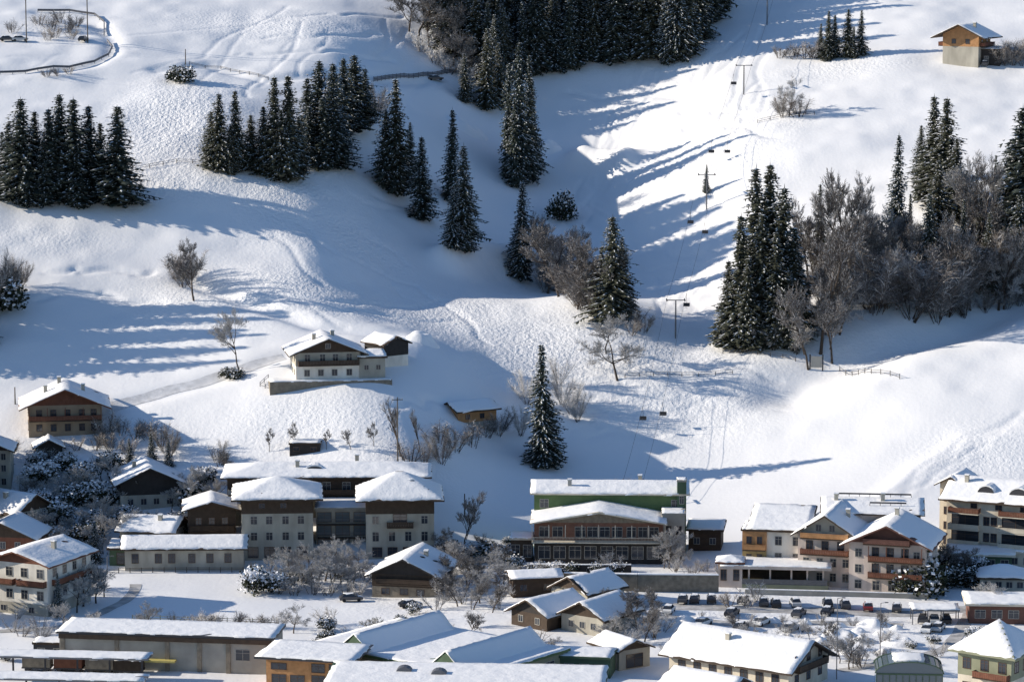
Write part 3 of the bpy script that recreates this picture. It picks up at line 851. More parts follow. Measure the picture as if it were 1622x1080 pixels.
row(bare, [(715, 925, 870, 1.2), (740, 930, 865, 1.3), (765, 940, 880, 1.3), (790, 945, 900, 1.2), (725, 960, 900, 1.2), (750, 965, 915, 1.3), (780, 970, 920, 1.1), (700, 890, 830, 1.2), (735, 870, 770, .7), (800, 900, 850, 1.2)], 'bare tree in the gardens right of the dark barn', 'bare trees by the dark barn', 'brown')
row(shrub, [(705, 950, 915, 1.4), (735, 955, 925, 1.4), (765, 925, 895, 1.5), (790, 965, 935, 1.3), (690, 965, 935, 1.4), (820, 945, 915, 1.4)], 'frosty shrub in the gardens right of the dark barn', 'shrubs by the dark barn', 'frosty')
row(bare, [(985, 990, 930, 1.2), (1010, 1005, 935, 1.2), (1020, 1020, 955, 1.2), (1040, 985, 920, 1.0), (965, 970, 925, 1.2)], 'bare tree by the car park behind the small roofs', 'bare trees by the car park', 'brown')
row(shrub, [(1070, 905, 880, 1.6), (1100, 908, 885, 1.6), (1060, 890, 862, 1.5), (1120, 905, 885, 1.5)], 'frosty shrub on the terrace right of the green hotel', 'shrubs right of the green hotel', 'frosty')
row(bare, [(1345, 1060, 990, 1.1), (1330, 1050, 1000, 1.2), (1365, 1045, 1000, 1.2)], 'grey bare tree in the snowy yard behind the glass pavilion', 'bare trees in the snowy yard', 'frosty')
row(bush, [(1450, 940, 870, 1.0), (1435, 942, 905, 1.2), (1400, 930, 895, .9)], 'dark garden bush at the front of the red gabled hotel', 'bushes at the red gabled hotel')
row(bush, [(1490, 895, 870, 1.3), (1515, 900, 868, 1.3), (1540, 905, 875, 1.3), (1500, 930, 895, 1.3), (1530, 930, 895, 1.3)], 'shaded snowy bush below the balcony hotel', 'bushes below the balcony hotel')
row(bare, [(1480, 920, 850, 1.1), (1520, 915, 860, 1.1), (1500, 905, 850, 1.1)], 'shaded bare tree below the balcony hotel', 'bare trees below the balcony hotel', 'brown')
# ------------------------------------------------------------------ buildings
WCACHE = {}
def rot2(x, y, a): return (x * math.cos(a) - y * math.sin(a), x * math.sin(a) + y * math.cos(a))

def sheet(x0, x1, y0, y1, fz, nx, ny, th, seed=0, edge=0.35):
    """snow lying on a roof: grid over the roof surface fz, uneven thickness, rounded rim"""
    th *= .36; edge = .9
    r = random.Random(seed)
    mb = MB()
    ox, oy = r.random() * 50, r.random() * 50
    X = np.linspace(x0, x1, nx + 1); Y = np.linspace(y0, y1, ny + 1)
    vs = []
    for j, y in enumerate(Y):
        for i, x in enumerate(X):
            rim = i in (0, nx) or j in (0, ny)
            n = float(vnoise(np.array(x * .5 + ox), np.array(y * .5 + oy), 9)) - .5 + .5 * (float(vnoise(np.array(x * 1.4 + ox), np.array(y * 1.4 + oy), 8)) - .5)
            t = th * (1 + .6 * n) * (edge if rim else 1)
            bare_ = float(vnoise(np.array(x * .35 + oy), np.array(y * .35 + ox), 6)) + .35 * float(vnoise(np.array(x * 1.3 + oy), np.array(y * 1.3 + ox), 7))
            hole = bare_ > (1.2 if not rim else 1.08)
            xx = x + (r.uniform(-.22, .1) * (1 if i == nx else -1) if i in (0, nx) else 0)
            yy = y + (r.uniform(-.22, .1) * (1 if j == ny else -1) if j in (0, ny) else 0)
            vs.append((xx, yy, fz(x, y) + (-.08 if hole else max(t, .04))))
    W = nx + 1
    fs = [(j * W + i, j * W + i + 1, (j + 1) * W + i + 1, (j + 1) * W + i) for j in range(ny) for i in range(nx)]
    n0 = len(vs)
    rim = [i for i in range(W)] + [j * W + nx for j in range(1, ny + 1)] + [ny * W + i for i in range(nx - 1, -1, -1)] + [j * W for j in range(ny - 1, 0, -1)]
    for k in rim:
        x, y, z = vs[k]; vs.append((x, y, z - th * edge - .1))
    for a in range(len(rim)):
        b = (a + 1) % len(rim)
        fs.append((rim[a], n0 + a, n0 + b, rim[b]))
    return mb.add(vs, fs)

def window_part(root, rel, rz, face, s, z, w, h, W, D, frame, x0=0.0, pane='glass', shutter=None):
    key = (round(w, 2), round(h, 2), frame, pane, shutter)
    if key not in WCACHE:
        f = .08
        fr = MB()
        fr.box(-w / 2 - f, -.07, -h / 2 - f, -w / 2, .02, h / 2 + f).box(w / 2, -.07, -h / 2 - f, w / 2 + f, .02, h / 2 + f)
        fr.box(-w / 2, -.07, h / 2, w / 2, .02, h / 2 + f).box(-w / 2, -.12, -h / 2 - f, w / 2, .02, -h / 2)
        fr.box(-.03, -.06, -h / 2, .03, .01, h / 2)
        if h > 1.3: fr.box(-w / 2, -.055, h * .18, -.03, .01, h * .18 + .05).box(.03, -.055, h * .18, w / 2, .01, h * .18 + .05)
        pn = MB(); pn.box(-w / 2, -.03, -h / 2, w / 2, -.005, h / 2)
        sh = None
        if shutter:
            sh = MB(); sh.box(-w / 2 - f - .5, -.06, -h / 2, -w / 2 - f - .02, -.004, h / 2).box(w / 2 + f + .02, -.06, -h / 2, w / 2 + f + .5, -.004, h / 2)
            sh = sh.mesh('shutter', M[shutter])
        WCACHE[key] = (fr.mesh('window', M[frame]), pn.mesh('pane', M[pane]), sh)
    fr, pn, sh = WCACHE[key]
    if face == 'front': p, a = (x0 + s, -.0, z), 0
    elif face == 'back': p, a = (x0 - s, D, z), math.pi
    elif face == 'left': p, a = (x0 - W / 2, D / 2 - s, z), -math.pi / 2
    else: p, a = (x0 + W / 2, D / 2 + s, z), math.pi / 2
    q = rot2(p[0], p[1], rz)
    o = link_mesh('window', fr, root)
    o.location = (rel[0] + q[0], rel[1] + q[1], rel[2] + p[2]); o.rotation_euler = (0, 0, rz + a)
    link_mesh('pane', pn, o)
    if sh: link_mesh('shutters', sh, o)

def balcony_part(root, rel, rz, face, s0, s1, z, dep, W, D, m='wood', slab='wood', posts=False, rail=1.0, roofz=None, open_=False):
    mb = MB(); mb.box(s0, -dep, z - .18, s1, -.01, z)
    rl = MB()
    if open_:
        for x in np.arange(s0 + .06, s1, .28): rl.box(x - .02, -dep + .02, z, x + .02, -dep + .06, z + rail)
        rl.box(s0, -dep, z + rail, s1, -dep + .09, z + rail + .08)
    else:
        n = max(1, int((s1 - s0) / .32)); st = (s1 - s0) / n
        for i in range(n): rl.box(s0 + i * st + .015, -dep, z + .08, s0 + (i + 1) * st - .015, -dep + .05, z + rail - .06)
        rl.box(s0 - .03, -dep - .04, z + rail - .06, s1 + .03, -dep + .09, z + rail + .03)
    for x in (s0, s1 - .06):
        rl.box(x, -dep + .09, z + .05, x + .06, -.02, z + rail)
    a = {'front': 0, 'left': -math.pi / 2, 'right': math.pi / 2}[face]
    p = {'front': (0, 0), 'left': (-W / 2, D / 2), 'right': (W / 2, D / 2)}[face]
    q = rot2(*p, rz)
    o = mb.build('balcony', M[slab], root, (rel[0] + q[0], rel[1] + q[1], rel[2]), rz + a)
    rl.build('railing', M[m], o)
    if posts:
        for x in np.linspace(s0 + .08, s1 - .08, max(2, int((s1 - s0) / 3.2) + 1)):
            MB().box(x - .07, -dep + .1, (z + rail + .03), x + .07, -dep + .24, roofz or z + 2.6).build('post', M[m], o)
    return o

FOOT = []
def house(name, label, cat, pos, deg=0, w=10, d=10, h=6, roof='front', pitch=22, ov=1.0, ovf=None, bands=None, gable='wood', rmat='wood', snow=.45,
          wins=(), balc=(), chim=(), frame='frame', root=None, group=None, base=-4.0, dormers=(), xoff=0.0):
    """a house: walls in bands, roof with snow, windows with panes, balconies with railings. Front stands at y=0, looking to -y"""
    rz = R(deg)
    if root is None:
        p = at(*pos) if len(pos) == 2 else Vector(pos)
        root = empty(name, p, rz, label, cat, group); rel, rz = (0, 0, 0), 0.0
        root['rz'] = R(deg)
    else:                                   # another wing of the same building
        p = at(*pos) if len(pos) == 2 else Vector(pos)
        dlt = p - root.location
        q = rot2(dlt.x, dlt.y, -root['rz'])
        rel, rz = (q[0], q[1], dlt.z), rz - root['rz']
    FOOT.append((p.x, p.y, w / 2 + ov + .8, d + ov, R(deg)))
    bands = bands or [(0, h, 'white')]
    ovf = ov if ovf is None else ovf
    def part(mb, nm, m, parent=None, **k):
        if parent is None: return mb.build(nm, m, root, rel, rz, **k)
        return mb.build(nm, m, parent, **k)
    T = math.tan(R(pitch))
    for i, (z0, z1, m) in enumerate(bands):
        e = .03 * i
        part(MB().box(-w / 2 - e, -e, z0 if i else base, w / 2 + e, d + e, z1), 'wall', M[m])
    e = .03 * (len(bands) - 1)
    sl = .28
    if roof in ('front', 'side'):
        half = w / 2 if roof == 'front' else d / 2
        rise = half * T
        g = [(-half - e, h), (half + e, h), (0, h + rise + e * T)]
        if roof == 'front':
            part(MB().prism(g, -e, d + e), 'gable_wall', M[gable])
            E = half + ov
            prof = [(-E, h - ov * T + .02), (0, h + rise + .02), (E, h - ov * T + .02), (E, h - ov * T + sl), (0, h + rise + sl + .05), (-E, h - ov * T + sl)]
            rf = part(MB().prism(prof, -ovf, d + ovf), 'roof', M[rmat])
            fz = lambda x, y: h + rise + sl + .03 - abs(x) * T * (ov * T + rise + .05) / (ov * T + rise)
            sn = sheet(-E + .05, E - .05, -ovf + .05, d + ovf - .05, fz, 14, max(6, int(d / 1.2)), snow, seed=int(w * 100 + d))
        else:
            part(MB().prism_x([(y + d / 2, z) for y, z in g], -w / 2 - e, w / 2 + e), 'gable_wall', M[gable])
            E = half + ov
            prof = [(d / 2 + y, z) for y, z in [(-E, h - ov * T + .02), (0, h + rise + .02), (E, h - ov * T + .02), (E, h - ov * T + sl), (0, h + rise + sl + .05), (-E, h - ov * T + sl)]]
            rf = part(MB().prism_x(prof, -w / 2 - ovf, w / 2 + ovf), 'roof', M[rmat])
            fz = lambda x, y: h + rise + sl + .03 - abs(y - d / 2) * T
            sn = sheet(-w / 2 - ovf + .05, w / 2 + ovf - .05, -ov + .05, d + ov - .05, fz, max(6, int(w / 1.2)), 14, snow, seed=int(w * 100 + d))
    elif roof == 'hip':
        E = ov
        x0, x1, y0, y1 = -w / 2 - E, w / 2 + E, -E, d + E
        zc = h - .0
        rr = min((x1 - x0), (y1 - y0)) / 2
        zt = zc + rr * T
        if (x1 - x0) > (y1 - y0): rdg = [(x0 + rr, d / 2), (x1 - rr, d / 2)]
        else: rdg = [(0, y0 + rr), (0, y1 - rr)]
        mb = MB()
        a, b = rdg
        vs = [(x0, y0, zc), (x1, y0, zc), (x1, y1, zc), (x0, y1, zc), (x0, y0, zc + sl), (x1, y0, zc + sl), (x1, y1, zc + sl), (x0, y1, zc + sl), (a[0], a[1], zt + sl), (b[0], b[1], zt + sl)]
        fs = [(0, 3, 2, 1), (0, 1, 5, 4), (1, 2, 6, 5), (2, 3, 7, 6), (3, 0, 4, 7)]
        if (x1 - x0) > (y1 - y0): fs += [(4, 5, 9, 8), (5, 6, 9), (6, 7, 8, 9), (7, 4, 8)]
        else: fs += [(4, 5, 8), (5, 6, 9, 8), (6, 7, 9), (7, 4, 8, 9)]
        rf = part(mb.add(vs, fs), 'roof', M[rmat])
        fz = lambda x, y: zc + sl + T * max(0, min(x - x0, x1 - x, y - y0, y1 - y)) + .04
        sn = sheet(x0 + .05, x1 - .05, y0 + .05, y1 - .05, fz, max(12, int((x1 - x0) * 1.2)), max(12, int((y1 - y0) * 1.2)), snow, seed=int(w * 100 + d))
    else:
        sx = pitch if roof == 'flat' else 0
        tt = math.tan(R(sx)) if sx else 0
        fz0 = lambda y: h + tt * (y + ovf)
        prof = [(-ovf, fz0(-ovf) + .02), (d + ov, fz0(d + ov) + .02), (d + ov, fz0(d + ov) + .4), (-ovf, fz0(-ovf) + .4)]
        rf = part(MB().prism_x(prof, -w / 2 - ov, w / 2 + ov), 'roof', M[rmat])
        fz = lambda x, y: fz0(y) + .4
        sn = sheet(-w / 2 - ov + .05, w / 2 + ov - .05, -ovf + .05, d + ov - .05, fz, max(8, int(w / 1.1)), max(6, int(d / 1.1)), snow, seed=int(w * 100 + d))
    part(sn, 'roof_snow', M['snow'], rf, smooth=True)
    for c in chim:
        cx, cy, ch = c[:3]
        zb = fz(cx, cy) - .3
        m = MB().box(cx - .38, cy - .38, zb, cx + .38, cy + .38, zb + ch + .3)
        m.box(cx - .48, cy - .48, zb + ch + .3, cx + .48, cy + .48, zb + ch + .42)
        part(m, 'chimney', M[c[3] if len(c) > 3 else 'grey'], rf)
        part(MB().box(cx - .44, cy - .44, zb + ch + .42, cx + .44, cy + .44, zb + ch + .62), 'chimney_snow', M['snow'], rf)
    for (dx, dy, dw, dh) in dormers:          # arched dark dormers in the snow of the roof
        zb = fz(dx, dy) - .2
        arc = [(dx + dw / 2 * math.cos(t), zb + dh * math.sin(t)) for t in np.linspace(0, math.pi, 9)]
        part(MB().prism(arc, dy, dy + 3.0), 'dormer', M['dmetal'], rf)
        arc2 = [(dx + (dw / 2 + .25) * math.cos(t), zb + .05 + (dh + .25) * math.sin(t)) for t in np.linspace(0, math.pi, 9)]
        part(MB().prism(arc2, dy + .25, dy + 3.6), 'dormer_snow', M['snow'], rf)
    for wi in wins:
        face, s, z, ww, hh = wi[:5]
        opt = wi[5] if len(wi) > 5 else {}
        bi = max([i for i, b in enumerate(bands) if z >= b[0]] or [0])
        o_ = .03 * bi + .002
        window_part(root, rel, rz, face, s, z, ww, hh, w + 2 * o_, d, opt.get('frame', frame), pane=opt.get('pane', 'glass'), shutter=opt.get('shutter')) if face != 'front' else \
            window_part(root, (rel[0] + rot2(0, -o_, rz)[0], rel[1] + rot2(0, -o_, rz)[1], rel[2]), rz, face, s, z, ww, hh, w, d, opt.get('frame', frame), pane=opt.get('pane', 'glass'), shutter=opt.get('shutter'))
    for b in balc:
        face, s0, s1, z, dep = b[:5]
        opt = b[5] if len(b) > 5 else {}
        e = .03 * (len(bands) - 1) + .002
        q = rot2(*{'front': (0, -e), 'left': (-e, 0), 'right': (e, 0)}[face], rz)
        balcony_part(root, (rel[0] + q[0], rel[1] + q[1], rel[2]), rz, face, s0, s1, z, dep, w, d, **opt)
    return root

def grid(face, xs, zs, w, h, **o): return [(face, x, z, w, h, o) for z in zs for x in xs]

# --- top right house in the sun
house('wooden_house', 'orange wooden house with pale lower storey high on the right slope', 'house', (1521, 105), -28, 10.4, 9.5, 8.8, 'front', 25, 2.7,
      bands=[(0, 5.4, 'grey'), (5.4, 8.8, 'orange')], gable='orange', snow=.35, wins=grid('front', (-2, 2), (6.8,), 1.1, 1.2, frame='dframe') + grid('right', (-2, 2), (6.6, 2.5), 1.0, 1.2, frame='dframe') + [('front', -3.2, 8.6, .1, .1)][:0],
      balc=[('right', -4, 4, 5.5, 1.6, dict(m='redwood')), ('left', -4, 4, 5.5, 1.6, dict(m='redwood'))], chim=[(2.2, 5, 1.2)])
house('shed', 'dark shed with a snowy flat roof right of the orange wooden house', 'shed', (1568, 104), -20, 5.5, 6, 4.2, 'flat', 3, .5, bands=[(0, 4.2, 'black')], snow=.4, wins=[('front', -1, 1.5, 1.2, 2.0)], base=-3)
row(shrub, [(1592, 104, 62, 1.5), (1605, 104, 66, 1.5), (1620, 104, 58, 1.5), (1600, 96, 60, 1.6)], 'dark shrub right of the orange wooden house', 'shrubs by the orange wooden house', 'brown')
# --- chalet in the middle of the slope
c = house('chalet', 'cream chalet with a timber gable and balcony alone in mid slope', 'chalet', (520, 603), 10, 14, 12, 6.2, 'front', 22, 1.7, bands=[(0, 3.3, 'white'), (3.3, 6.2, 'grey')], gable='wood',
          wins=grid('front', (-4.6, -1.6, 1.4, 4.6), (1.8,), 1.1, 1.3) + grid('front', (-4.5, -1.2, 1.6, 4.6), (5.0,), 1.1, 1.6) + grid('left', (-3.5, 0, 3.5), (1.8, 4.8), 1.0, 1.2) + [('front', 0, 7.6, 1.0, 1.0)],
          balc=[('front', -6.6, 6.6, 3.6, 1.4), ], chim=[(-2.5, 5, 1.2), (2, 9, 1.1)])
house('chalet', None, None, (590, 599), 10, 5.6, 6, 4.4, 'flat', 6, .5, bands=[(0, 4.4, 'grey')], root=c, wins=grid('front', (-1.3, 1.3), (2.4,), .9, 1.0), rmat='wood')
house('barn', 'small dark barn with a white lower wall behind the mid slope chalet', 'barn', (628, 580), 38, 6.4, 7.5, 5.0, 'front', 24, .7, bands=[(0, 2.4, 'white'), (2.4, 5.0, 'black')], gable='black', wins=[('left', 0, 1.3, 1.0, 1.0)])
# terrace under the chalet
tw = empty('terrace', at(522, 606), R(8), 'snow topped terrace wall in front of the mid slope chalet', 'terrace')
MB().box(-13, -1.2, -3, 13.5, 4, .55).build('retaining_wall', M['brownwall'], tw)
sheet(-13, 13.5, -1.2, 4, lambda x, y: .55, 22, 5, .4, 3).build('snow_cover', M['snow'], tw, smooth=True)
# --- red gabled chalet at the left
house('chalet', 'beige chalet with a wide red brown gable on the left hill', 'chalet', (104, 690), 9, 15.5, 13, 6.6, 'front', 23, 2.0, bands=[(0, 6.6, 'brownplaster')], gable='redwood', rmat='redwood',
      wins=grid('front', (-5.5, -2.5, .5, 3.5, 6), (1.8, 4.9), 1.1, 1.4, frame='dframe') + grid('left', (-4, 0, 4), (1.8, 4.9), 1.1, 1.4, frame='dframe'),
      balc=[('front', -7.6, 7.6, 3.5, 1.6, dict(m='redwood', posts=True, roofz=6.3))], chim=[(-4, 6, 1.4), (4, 7, 1.4), (-1, 10, 1.3)])
# --- orange hut
house('hut', 'orange hut with a snowy roof on the bank left of the lone spruce', 'hut', (756, 676), 30, 9.5, 7, 3.8, 'side', 20, .9, bands=[(0, 1.2, 'concrete'), (1.2, 3.8, 'orange')], gable='orange', wins=grid('front', (-2.4, 1.2), (2.4,), 1.0, 1.0, frame='dframe') + [('left', 0, 2.4, 1.0, 1.0, dict(frame='dframe'))])
# --- left village
house('hut', 'tiny dark hut with one lit roof side below the red gabled chalet', 'hut', (78, 728), 10, 5.6, 6, 2.6, 'front', 27, .7, bands=[(0, 2.6, 'black')], gable='black', wins=[('front', 0, 1.4, .8, .8)])
house('house', 'pale house cut by the left edge beside the tiny dark hut', 'house', (-12, 778), 4, 7.5, 9, 8.5, 'front', 22, 1.0, bands=[(0, 8.5, 'grey')], gable='wood', wins=grid('front', (-2, 2.4), (2, 4.8, 7.2), .9, 1.3))
house('house', 'black gabled house with a pale ground floor among snowy garden trees', 'house', (238, 806), 12, 12, 13, 5.6, 'front', 25, 1.5, bands=[(0, 3.0, 'grey'), (3.0, 5.6, 'black')], gable='black', rmat='black',
      wins=grid('front', (-4, -1.3, 1.3, 4), (1.6,), 1.1, 1.2) + grid('left', (-3, 3), (1.6,), 1.1, 1.2), chim=[(-2.5, 7, 1.2)])
house('house', 'house with a big bright roof side and dark gable at the left edge', 'house', (55, 846), 52, 10, 13, 5.0, 'front', 30, 1.0, bands=[(0, 5.0, 'grey')], gable='wood', wins=grid('front', (-2.5, 2.5), (2, 4.2), 1, 1.2), chim=[(-2, 6, 1.0)])
house('house', 'brown house half hidden at the left edge above the white apartment house', 'house', (5, 892), -8, 12, 10, 5.2, 'front', 24, 1.2, bands=[(0, 5.2, 'redwood')], gable='wood', wins=grid('front', (-3, 0, 3), (3.6,), 1, 1.3))
apt = house('apartment_house', 'white apartment house with window bays at the left edge of the meadow', 'apartment house', (28, 972), -24, 13, 15, 9.6, 'front', 17, 1.2, bands=[(0, 2.2, 'grey'), (2.2, 9.6, 'white')], gable='redwood', rmat='redwood',
      wins=grid('front', (-5, -1.6, 1.6, 5), (3.8, 7.9), 1.3, 1.6) + grid('right', (-5, -1.6, 1.8, 5.2), (3.8, 7.9), 1.2, 1.5) + grid('front', (-3, 3), (1.0,), 1.1, 1.0),
      balc=[('front', -6.4, -.2, 5.7, 1.3, dict(m='redwood')), ('front', .6, 6.4, 5.7, 1.3, dict(m='redwood')), ('right', -6, 6, 5.7, 1.2, dict(m='redwood'))], chim=[(3, 8, 1.3)])
# --- grey hotel with two towers
hot = house('hotel', 'grey hotel with two hip roofed towers before a long snowy wing', 'hotel', (440, 886), 4, 14, 13, 12, 'hip', 20, 2.0, bands=[(0, 9.2, 'grey'), (9.2, 12, 'wood')], rmat='wood',
            wins=grid('front', (-4.6, -1.6, 1.6, 4.6), (4.7, 7.9), 1.2, 1.5) + grid('front', (-4.8, -1.6, 1.6, 4.8), (1.5,), 1.9, 2.0, frame='dframe') + grid('left', (-4, 0, 4), (4.7, 7.9), 1.1, 1.5) + grid('front', (-3, 1.2), (10.8,), 1.2, 1.0, frame='dframe'))
house('hotel', None, None, (634, 884), 3, 13.4, 12, 11.6, 'hip', 29, 2.0, bands=[(0, 8.9, 'grey'), (8.9, 11.6, 'wood')], rmat='wood', root=hot,
      wins=grid('front', (-4.8, 4.8), (7.7,), 1.2, 1.5) + grid('front', (-4.8, -1.6, 1.6, 4.8), (4.4,), 1.2, 1.8) + grid('front', (-4.5, -1.5, 1.5, 4.5), (1.3,), 1.8, 1.8, frame='dframe') + [('front', 0, 7.8, 2.6, 2.0, dict(frame='dframe'))],
      balc=[('front', -2.6, 2.6, 6.4, 1.2)], dormers=[(2.5, 3.0, 1.6, .5)])
rear = at(440, 886) + Vector((8.6, 19, 0))
house('hotel', None, None, (rear.x, rear.y, rear.z), 1.5, 40, 13, 12.8, 'hip', 13, 1.3, bands=[(0, 8.5, 'grey'), (8.5, 12.8, 'wood')], rmat='wood', root=hot,
      wins=grid('front', (-16, -12, -8, -4, 0, 4, 8, 12, 16), (11.0,), 1.5, 1.8) + grid('front', (-4, 0, 4), (7.2, 4.2), 1.5, 1.7) + grid('left', (-4, 0, 4), (11, 7.5), 1.2, 1.6),
      balc=[('front', -19.8, -12, 9.6, 1.4, dict(m='frame')), ('front', -7, 7, 9.6, 1.4)], chim=[(-6, 4, 1.2), (6, 8, 1.4)], dormers=[(-2.5, 2.8, 3.4, .8)])
lk = at(540, 884) + Vector((0, 7, 0))
house('hotel', None, None, (lk.x, lk.y, lk.z), 2, 10.5, 12, 8.4, 'flat', 0, .3, bands=[(0, 8.4, 'grey')], rmat='concrete', root=hot, snow=.3,
      wins=grid('front', (-3.6, 0, 3.6), (1.4, 4.2, 6.9), 2.7, 1.9, pane='bglass', frame='dframe'), balc=[('front', -5, 5, 2.9, 1.2, dict(m='metal', open_=True)), ('front', -5, 5, 5.6, 1.2, dict(m='metal', open_=True))])
house('house', 'dark brown timber house tucked against the left hotel tower', 'house', (336, 866), 6, 9.5, 10, 7.6, 'front', 16, 1.2, bands=[(0, 7.6, 'woodv')], gable='wood', wins=grid('front', (-2.6, 0, 2.6), (1.8, 5.2), 1.1, 1.4, frame='dframe'), balc=[('front', -4.4, 4.4, 3.4, 1.1)])
house('low_wing', 'long low grey garden wing with snowy roof behind the white meadow', 'annex', (292, 903), 2, 23, 8, 4.4, 'side', 20, .9, bands=[(0, 4.4, 'grey')], gable='grey', wins=grid('front', (-9.5, -5, -2.4, 1.5, 5, 8.5), (2.4,), 1.2, 1.7, frame='dframe'))
house('garage', 'green fronted low garage at the left end of the meadow', 'garage', (210, 896), 0, 9, 7, 3.2, 'flat', 2, .5, bands=[(0, 3.2, 'dkgreen')], wins=[('front', 0, 1.5, 6.0, 2.2, dict(frame='dframe'))], snow=.5)
house('house', 'snow roofed house in blue shade between garden trees and low wing', 'house', (232, 872), -12, 11, 9, 4.0, 'side', 24, .9, bands=[(0, 4.0, 'grey')], gable='wood', wins=grid('front', (-3, 0, 3), (2,), 1, 1.2), chim=[(2, 3, 1.0)])
house('shed', 'low dark flat shed on the bank behind the grey hotel', 'shed', (483, 719), 0, 6.4, 4, 2.0, 'flat', 2, .2, bands=[(0, 2.0, 'black')], snow=.22, wins=grid('front', (-1.8, 1.8), (1.1,), 1.2, .8, frame='dframe'))
# --- green hotel
gh = house('restaurant', 'green walled hotel restaurant with a glazed veranda and low snowy gable', 'restaurant', (948, 893), -2, 25, 10, 8.2, 'front', 9.5, .9, ovf=1.6, bands=[(0, 4.6, 'black'), (4.6, 8.2, 'brownred')], gable='brownwall', rmat='cream',
           wins=grid('front', (-10.6, -8, -3.6, -1.2, 1.2, 3.6), (6.4,), 1.9, 1.9) + grid('front', (6.4, 8.6, 10.8), (6.4,), 1.7, 1.9) + grid('front', (-10.6, -7.6, -4.6, -1.6, 1.6, 4.6, 7.6, 10.6), (2.3,), 2.2, 2.4, frame='frame'),
           balc=[('front', -13, 13, 4.7, 2.2, dict(m='cream', slab='cream', open_=True, posts=True, roofz=8.1, rail=.9))])
gp = at(960, 893) + Vector((1.0, 10.2, 0))
house('restaurant', None, None, (gp.x, gp.y, gp.z), -2, 30, 12, 12.0, 'side', 12, .8, bands=[(0, 12.0, 'green')], gable='green', rmat='cream', root=gh, snow=.5, chim=[(-8, 3, 1.2, 'frame'), (6, 8, 1.0)], wins=grid('front', (-13, 13), (10, 6.5), 1.6, 1.6))
gq = at(1068, 893) + Vector((0, 3.5, 0))
house('restaurant', None, None, (gq.x, gq.y, gq.z), -2, 4.4, 6.5, 9.0, 'flat', 0, .15, bands=[(0, 9.0, 'concrete')], rmat='concrete', root=gh, snow=.25, wins=grid('front', (-1, 1), (2.5, 6), 1.0, 1.6, frame='dframe'))
gt = at(1083, 893) + Vector((0, 9, 0))
house('restaurant', None, None, (gt.x, gt.y, gt.z), -2, 1.8, 3, 14.6, 'flat', 0, .1, bands=[(0, 14.6, 'dkgreen')], rmat='concrete', root=gh, snow=.15, wins=[('front', 0, 11, .8, 1.5)])
gl = at(826, 893) + Vector((0, 2, 0))
house('restaurant', None, None, (gl.x, gl.y, gl.z), -2, 4.2, 6, 4.4, 'flat', 0, .3, bands=[(0, 4.4, 'wood')], rmat='cream', root=gh, snow=.3, wins=grid('front', (-1.2, 1.2), (2.2,), 1.6, 2.4))
# brown wall in front of it and its terrace
def wall_thing(label, pts, h, th, m, cap=.3, name='garden_wall'):
    P = [at(*q) for q in pts]
    o = empty(name, P[0], 0, label, 'wall')
    b, s = MB(), MB()
    for a, c in zip(P[:-1], P[1:]):
        d = (c - a); d.z = 0; L = d.length; d.normalize(); n = Vector((-d.y, d.x, 0)) * th / 2
        q = [a - n, c - n, c + n, a + n]
        zb = min(a.z, c.z) - 1.5
        vs = [(p.x - P[0].x, p.y - P[0].y, zb - P[0].z) for p in q] + [(p.x - P[0].x, p.y - P[0].y, z + h - P[0].z) for p, z in zip(q, (a.z, c.z, c.z, a.z))]
        b.add(vs, [(0, 3, 2, 1), (4, 5, 6, 7), (0, 1, 5, 4), (1, 2, 6, 5), (2, 3, 7, 6), (3, 0, 4, 7)])
        n2 = n * 1.12
        q2 = [a - n2, c - n2, c + n2, a + n2]
        zz = (a.z, c.z, c.z, a.z)
        v2 = [(p.x - P[0].x, p.y - P[0].y, z + h + .003 - P[0].z) for p, z in zip(q2, zz)] + [(p.x - P[0].x - (n.x * .3 if i < 2 else -n.x * .3) * 0, p.y - P[0].y, z + h + cap - P[0].z) for i, (p, z) in enumerate(zip(q2, zz))]
        s.add(v2, [(0, 3, 2, 1), (4, 5, 6, 7), (0, 1, 5, 4), (1, 2, 6, 5), (2, 3, 7, 6), (3, 0, 4, 7)])
    b.build('masonry', M[m], o)
    if cap: s.build('snow_cap', M['snow'], o, bevel=cap * .4)
    return o
wall_thing('long brown stone wall along the road below the green hotel', [(893, 934), (1010, 936), (1138, 937)], 3.2, .8, 'brownwall', .25)
wall_thing('low dark terrace wall in front of the glazed veranda', [(840, 906), (920, 907), (1000, 907)], 1.6, .6, 'black', .15)
wall_thing('low grey wall along the road under the red gabled hotel', [(1180, 940), (1340, 944), (1470, 948)], .9, .5, 'concrete', .15)
# --- dark barn
house('barn', 'dark timber barn with a black gable in front of the right tower', 'barn', (640, 946), -12, 12.4, 14, 4.4, 'front', 25, 1.3, bands=[(0, 2.0, 'brownwall'), (2.0, 4.4, 'woodv')], gable='black', rmat='black',
      wins=grid('front', (-3.6, 0, 3.2), (1.1,), 1.5, 1.1, frame='dframe') + [('front', -5, 3.1, .9, 1.0, dict(frame='dframe'))], balc=[('front', -5.4, 5.4, 2.7, .9, dict(rail=.9))], chim=[(2.4, 8, .9)])
house('shed', 'dark shed with bright snow roof below the glazed veranda', 'shed', (850, 944), 10, 9, 6, 3.4, 'side', 14, .7, bands=[(0, 3.4, 'wood')], gable='wood', wins=grid('front', (-2.5, 2.0), (1.7,), 1.3, 1.2, frame='dframe'))
house('house', 'house with a shaded blue roof just below the brown stone wall', 'house', (902, 962), -44, 9, 10, 3.2, 'front', 28, .7, bands=[(0, 3.6, 'grey')], gable='wood', wins=grid('front', (-2, 2), (1.8,), 1, 1.2))
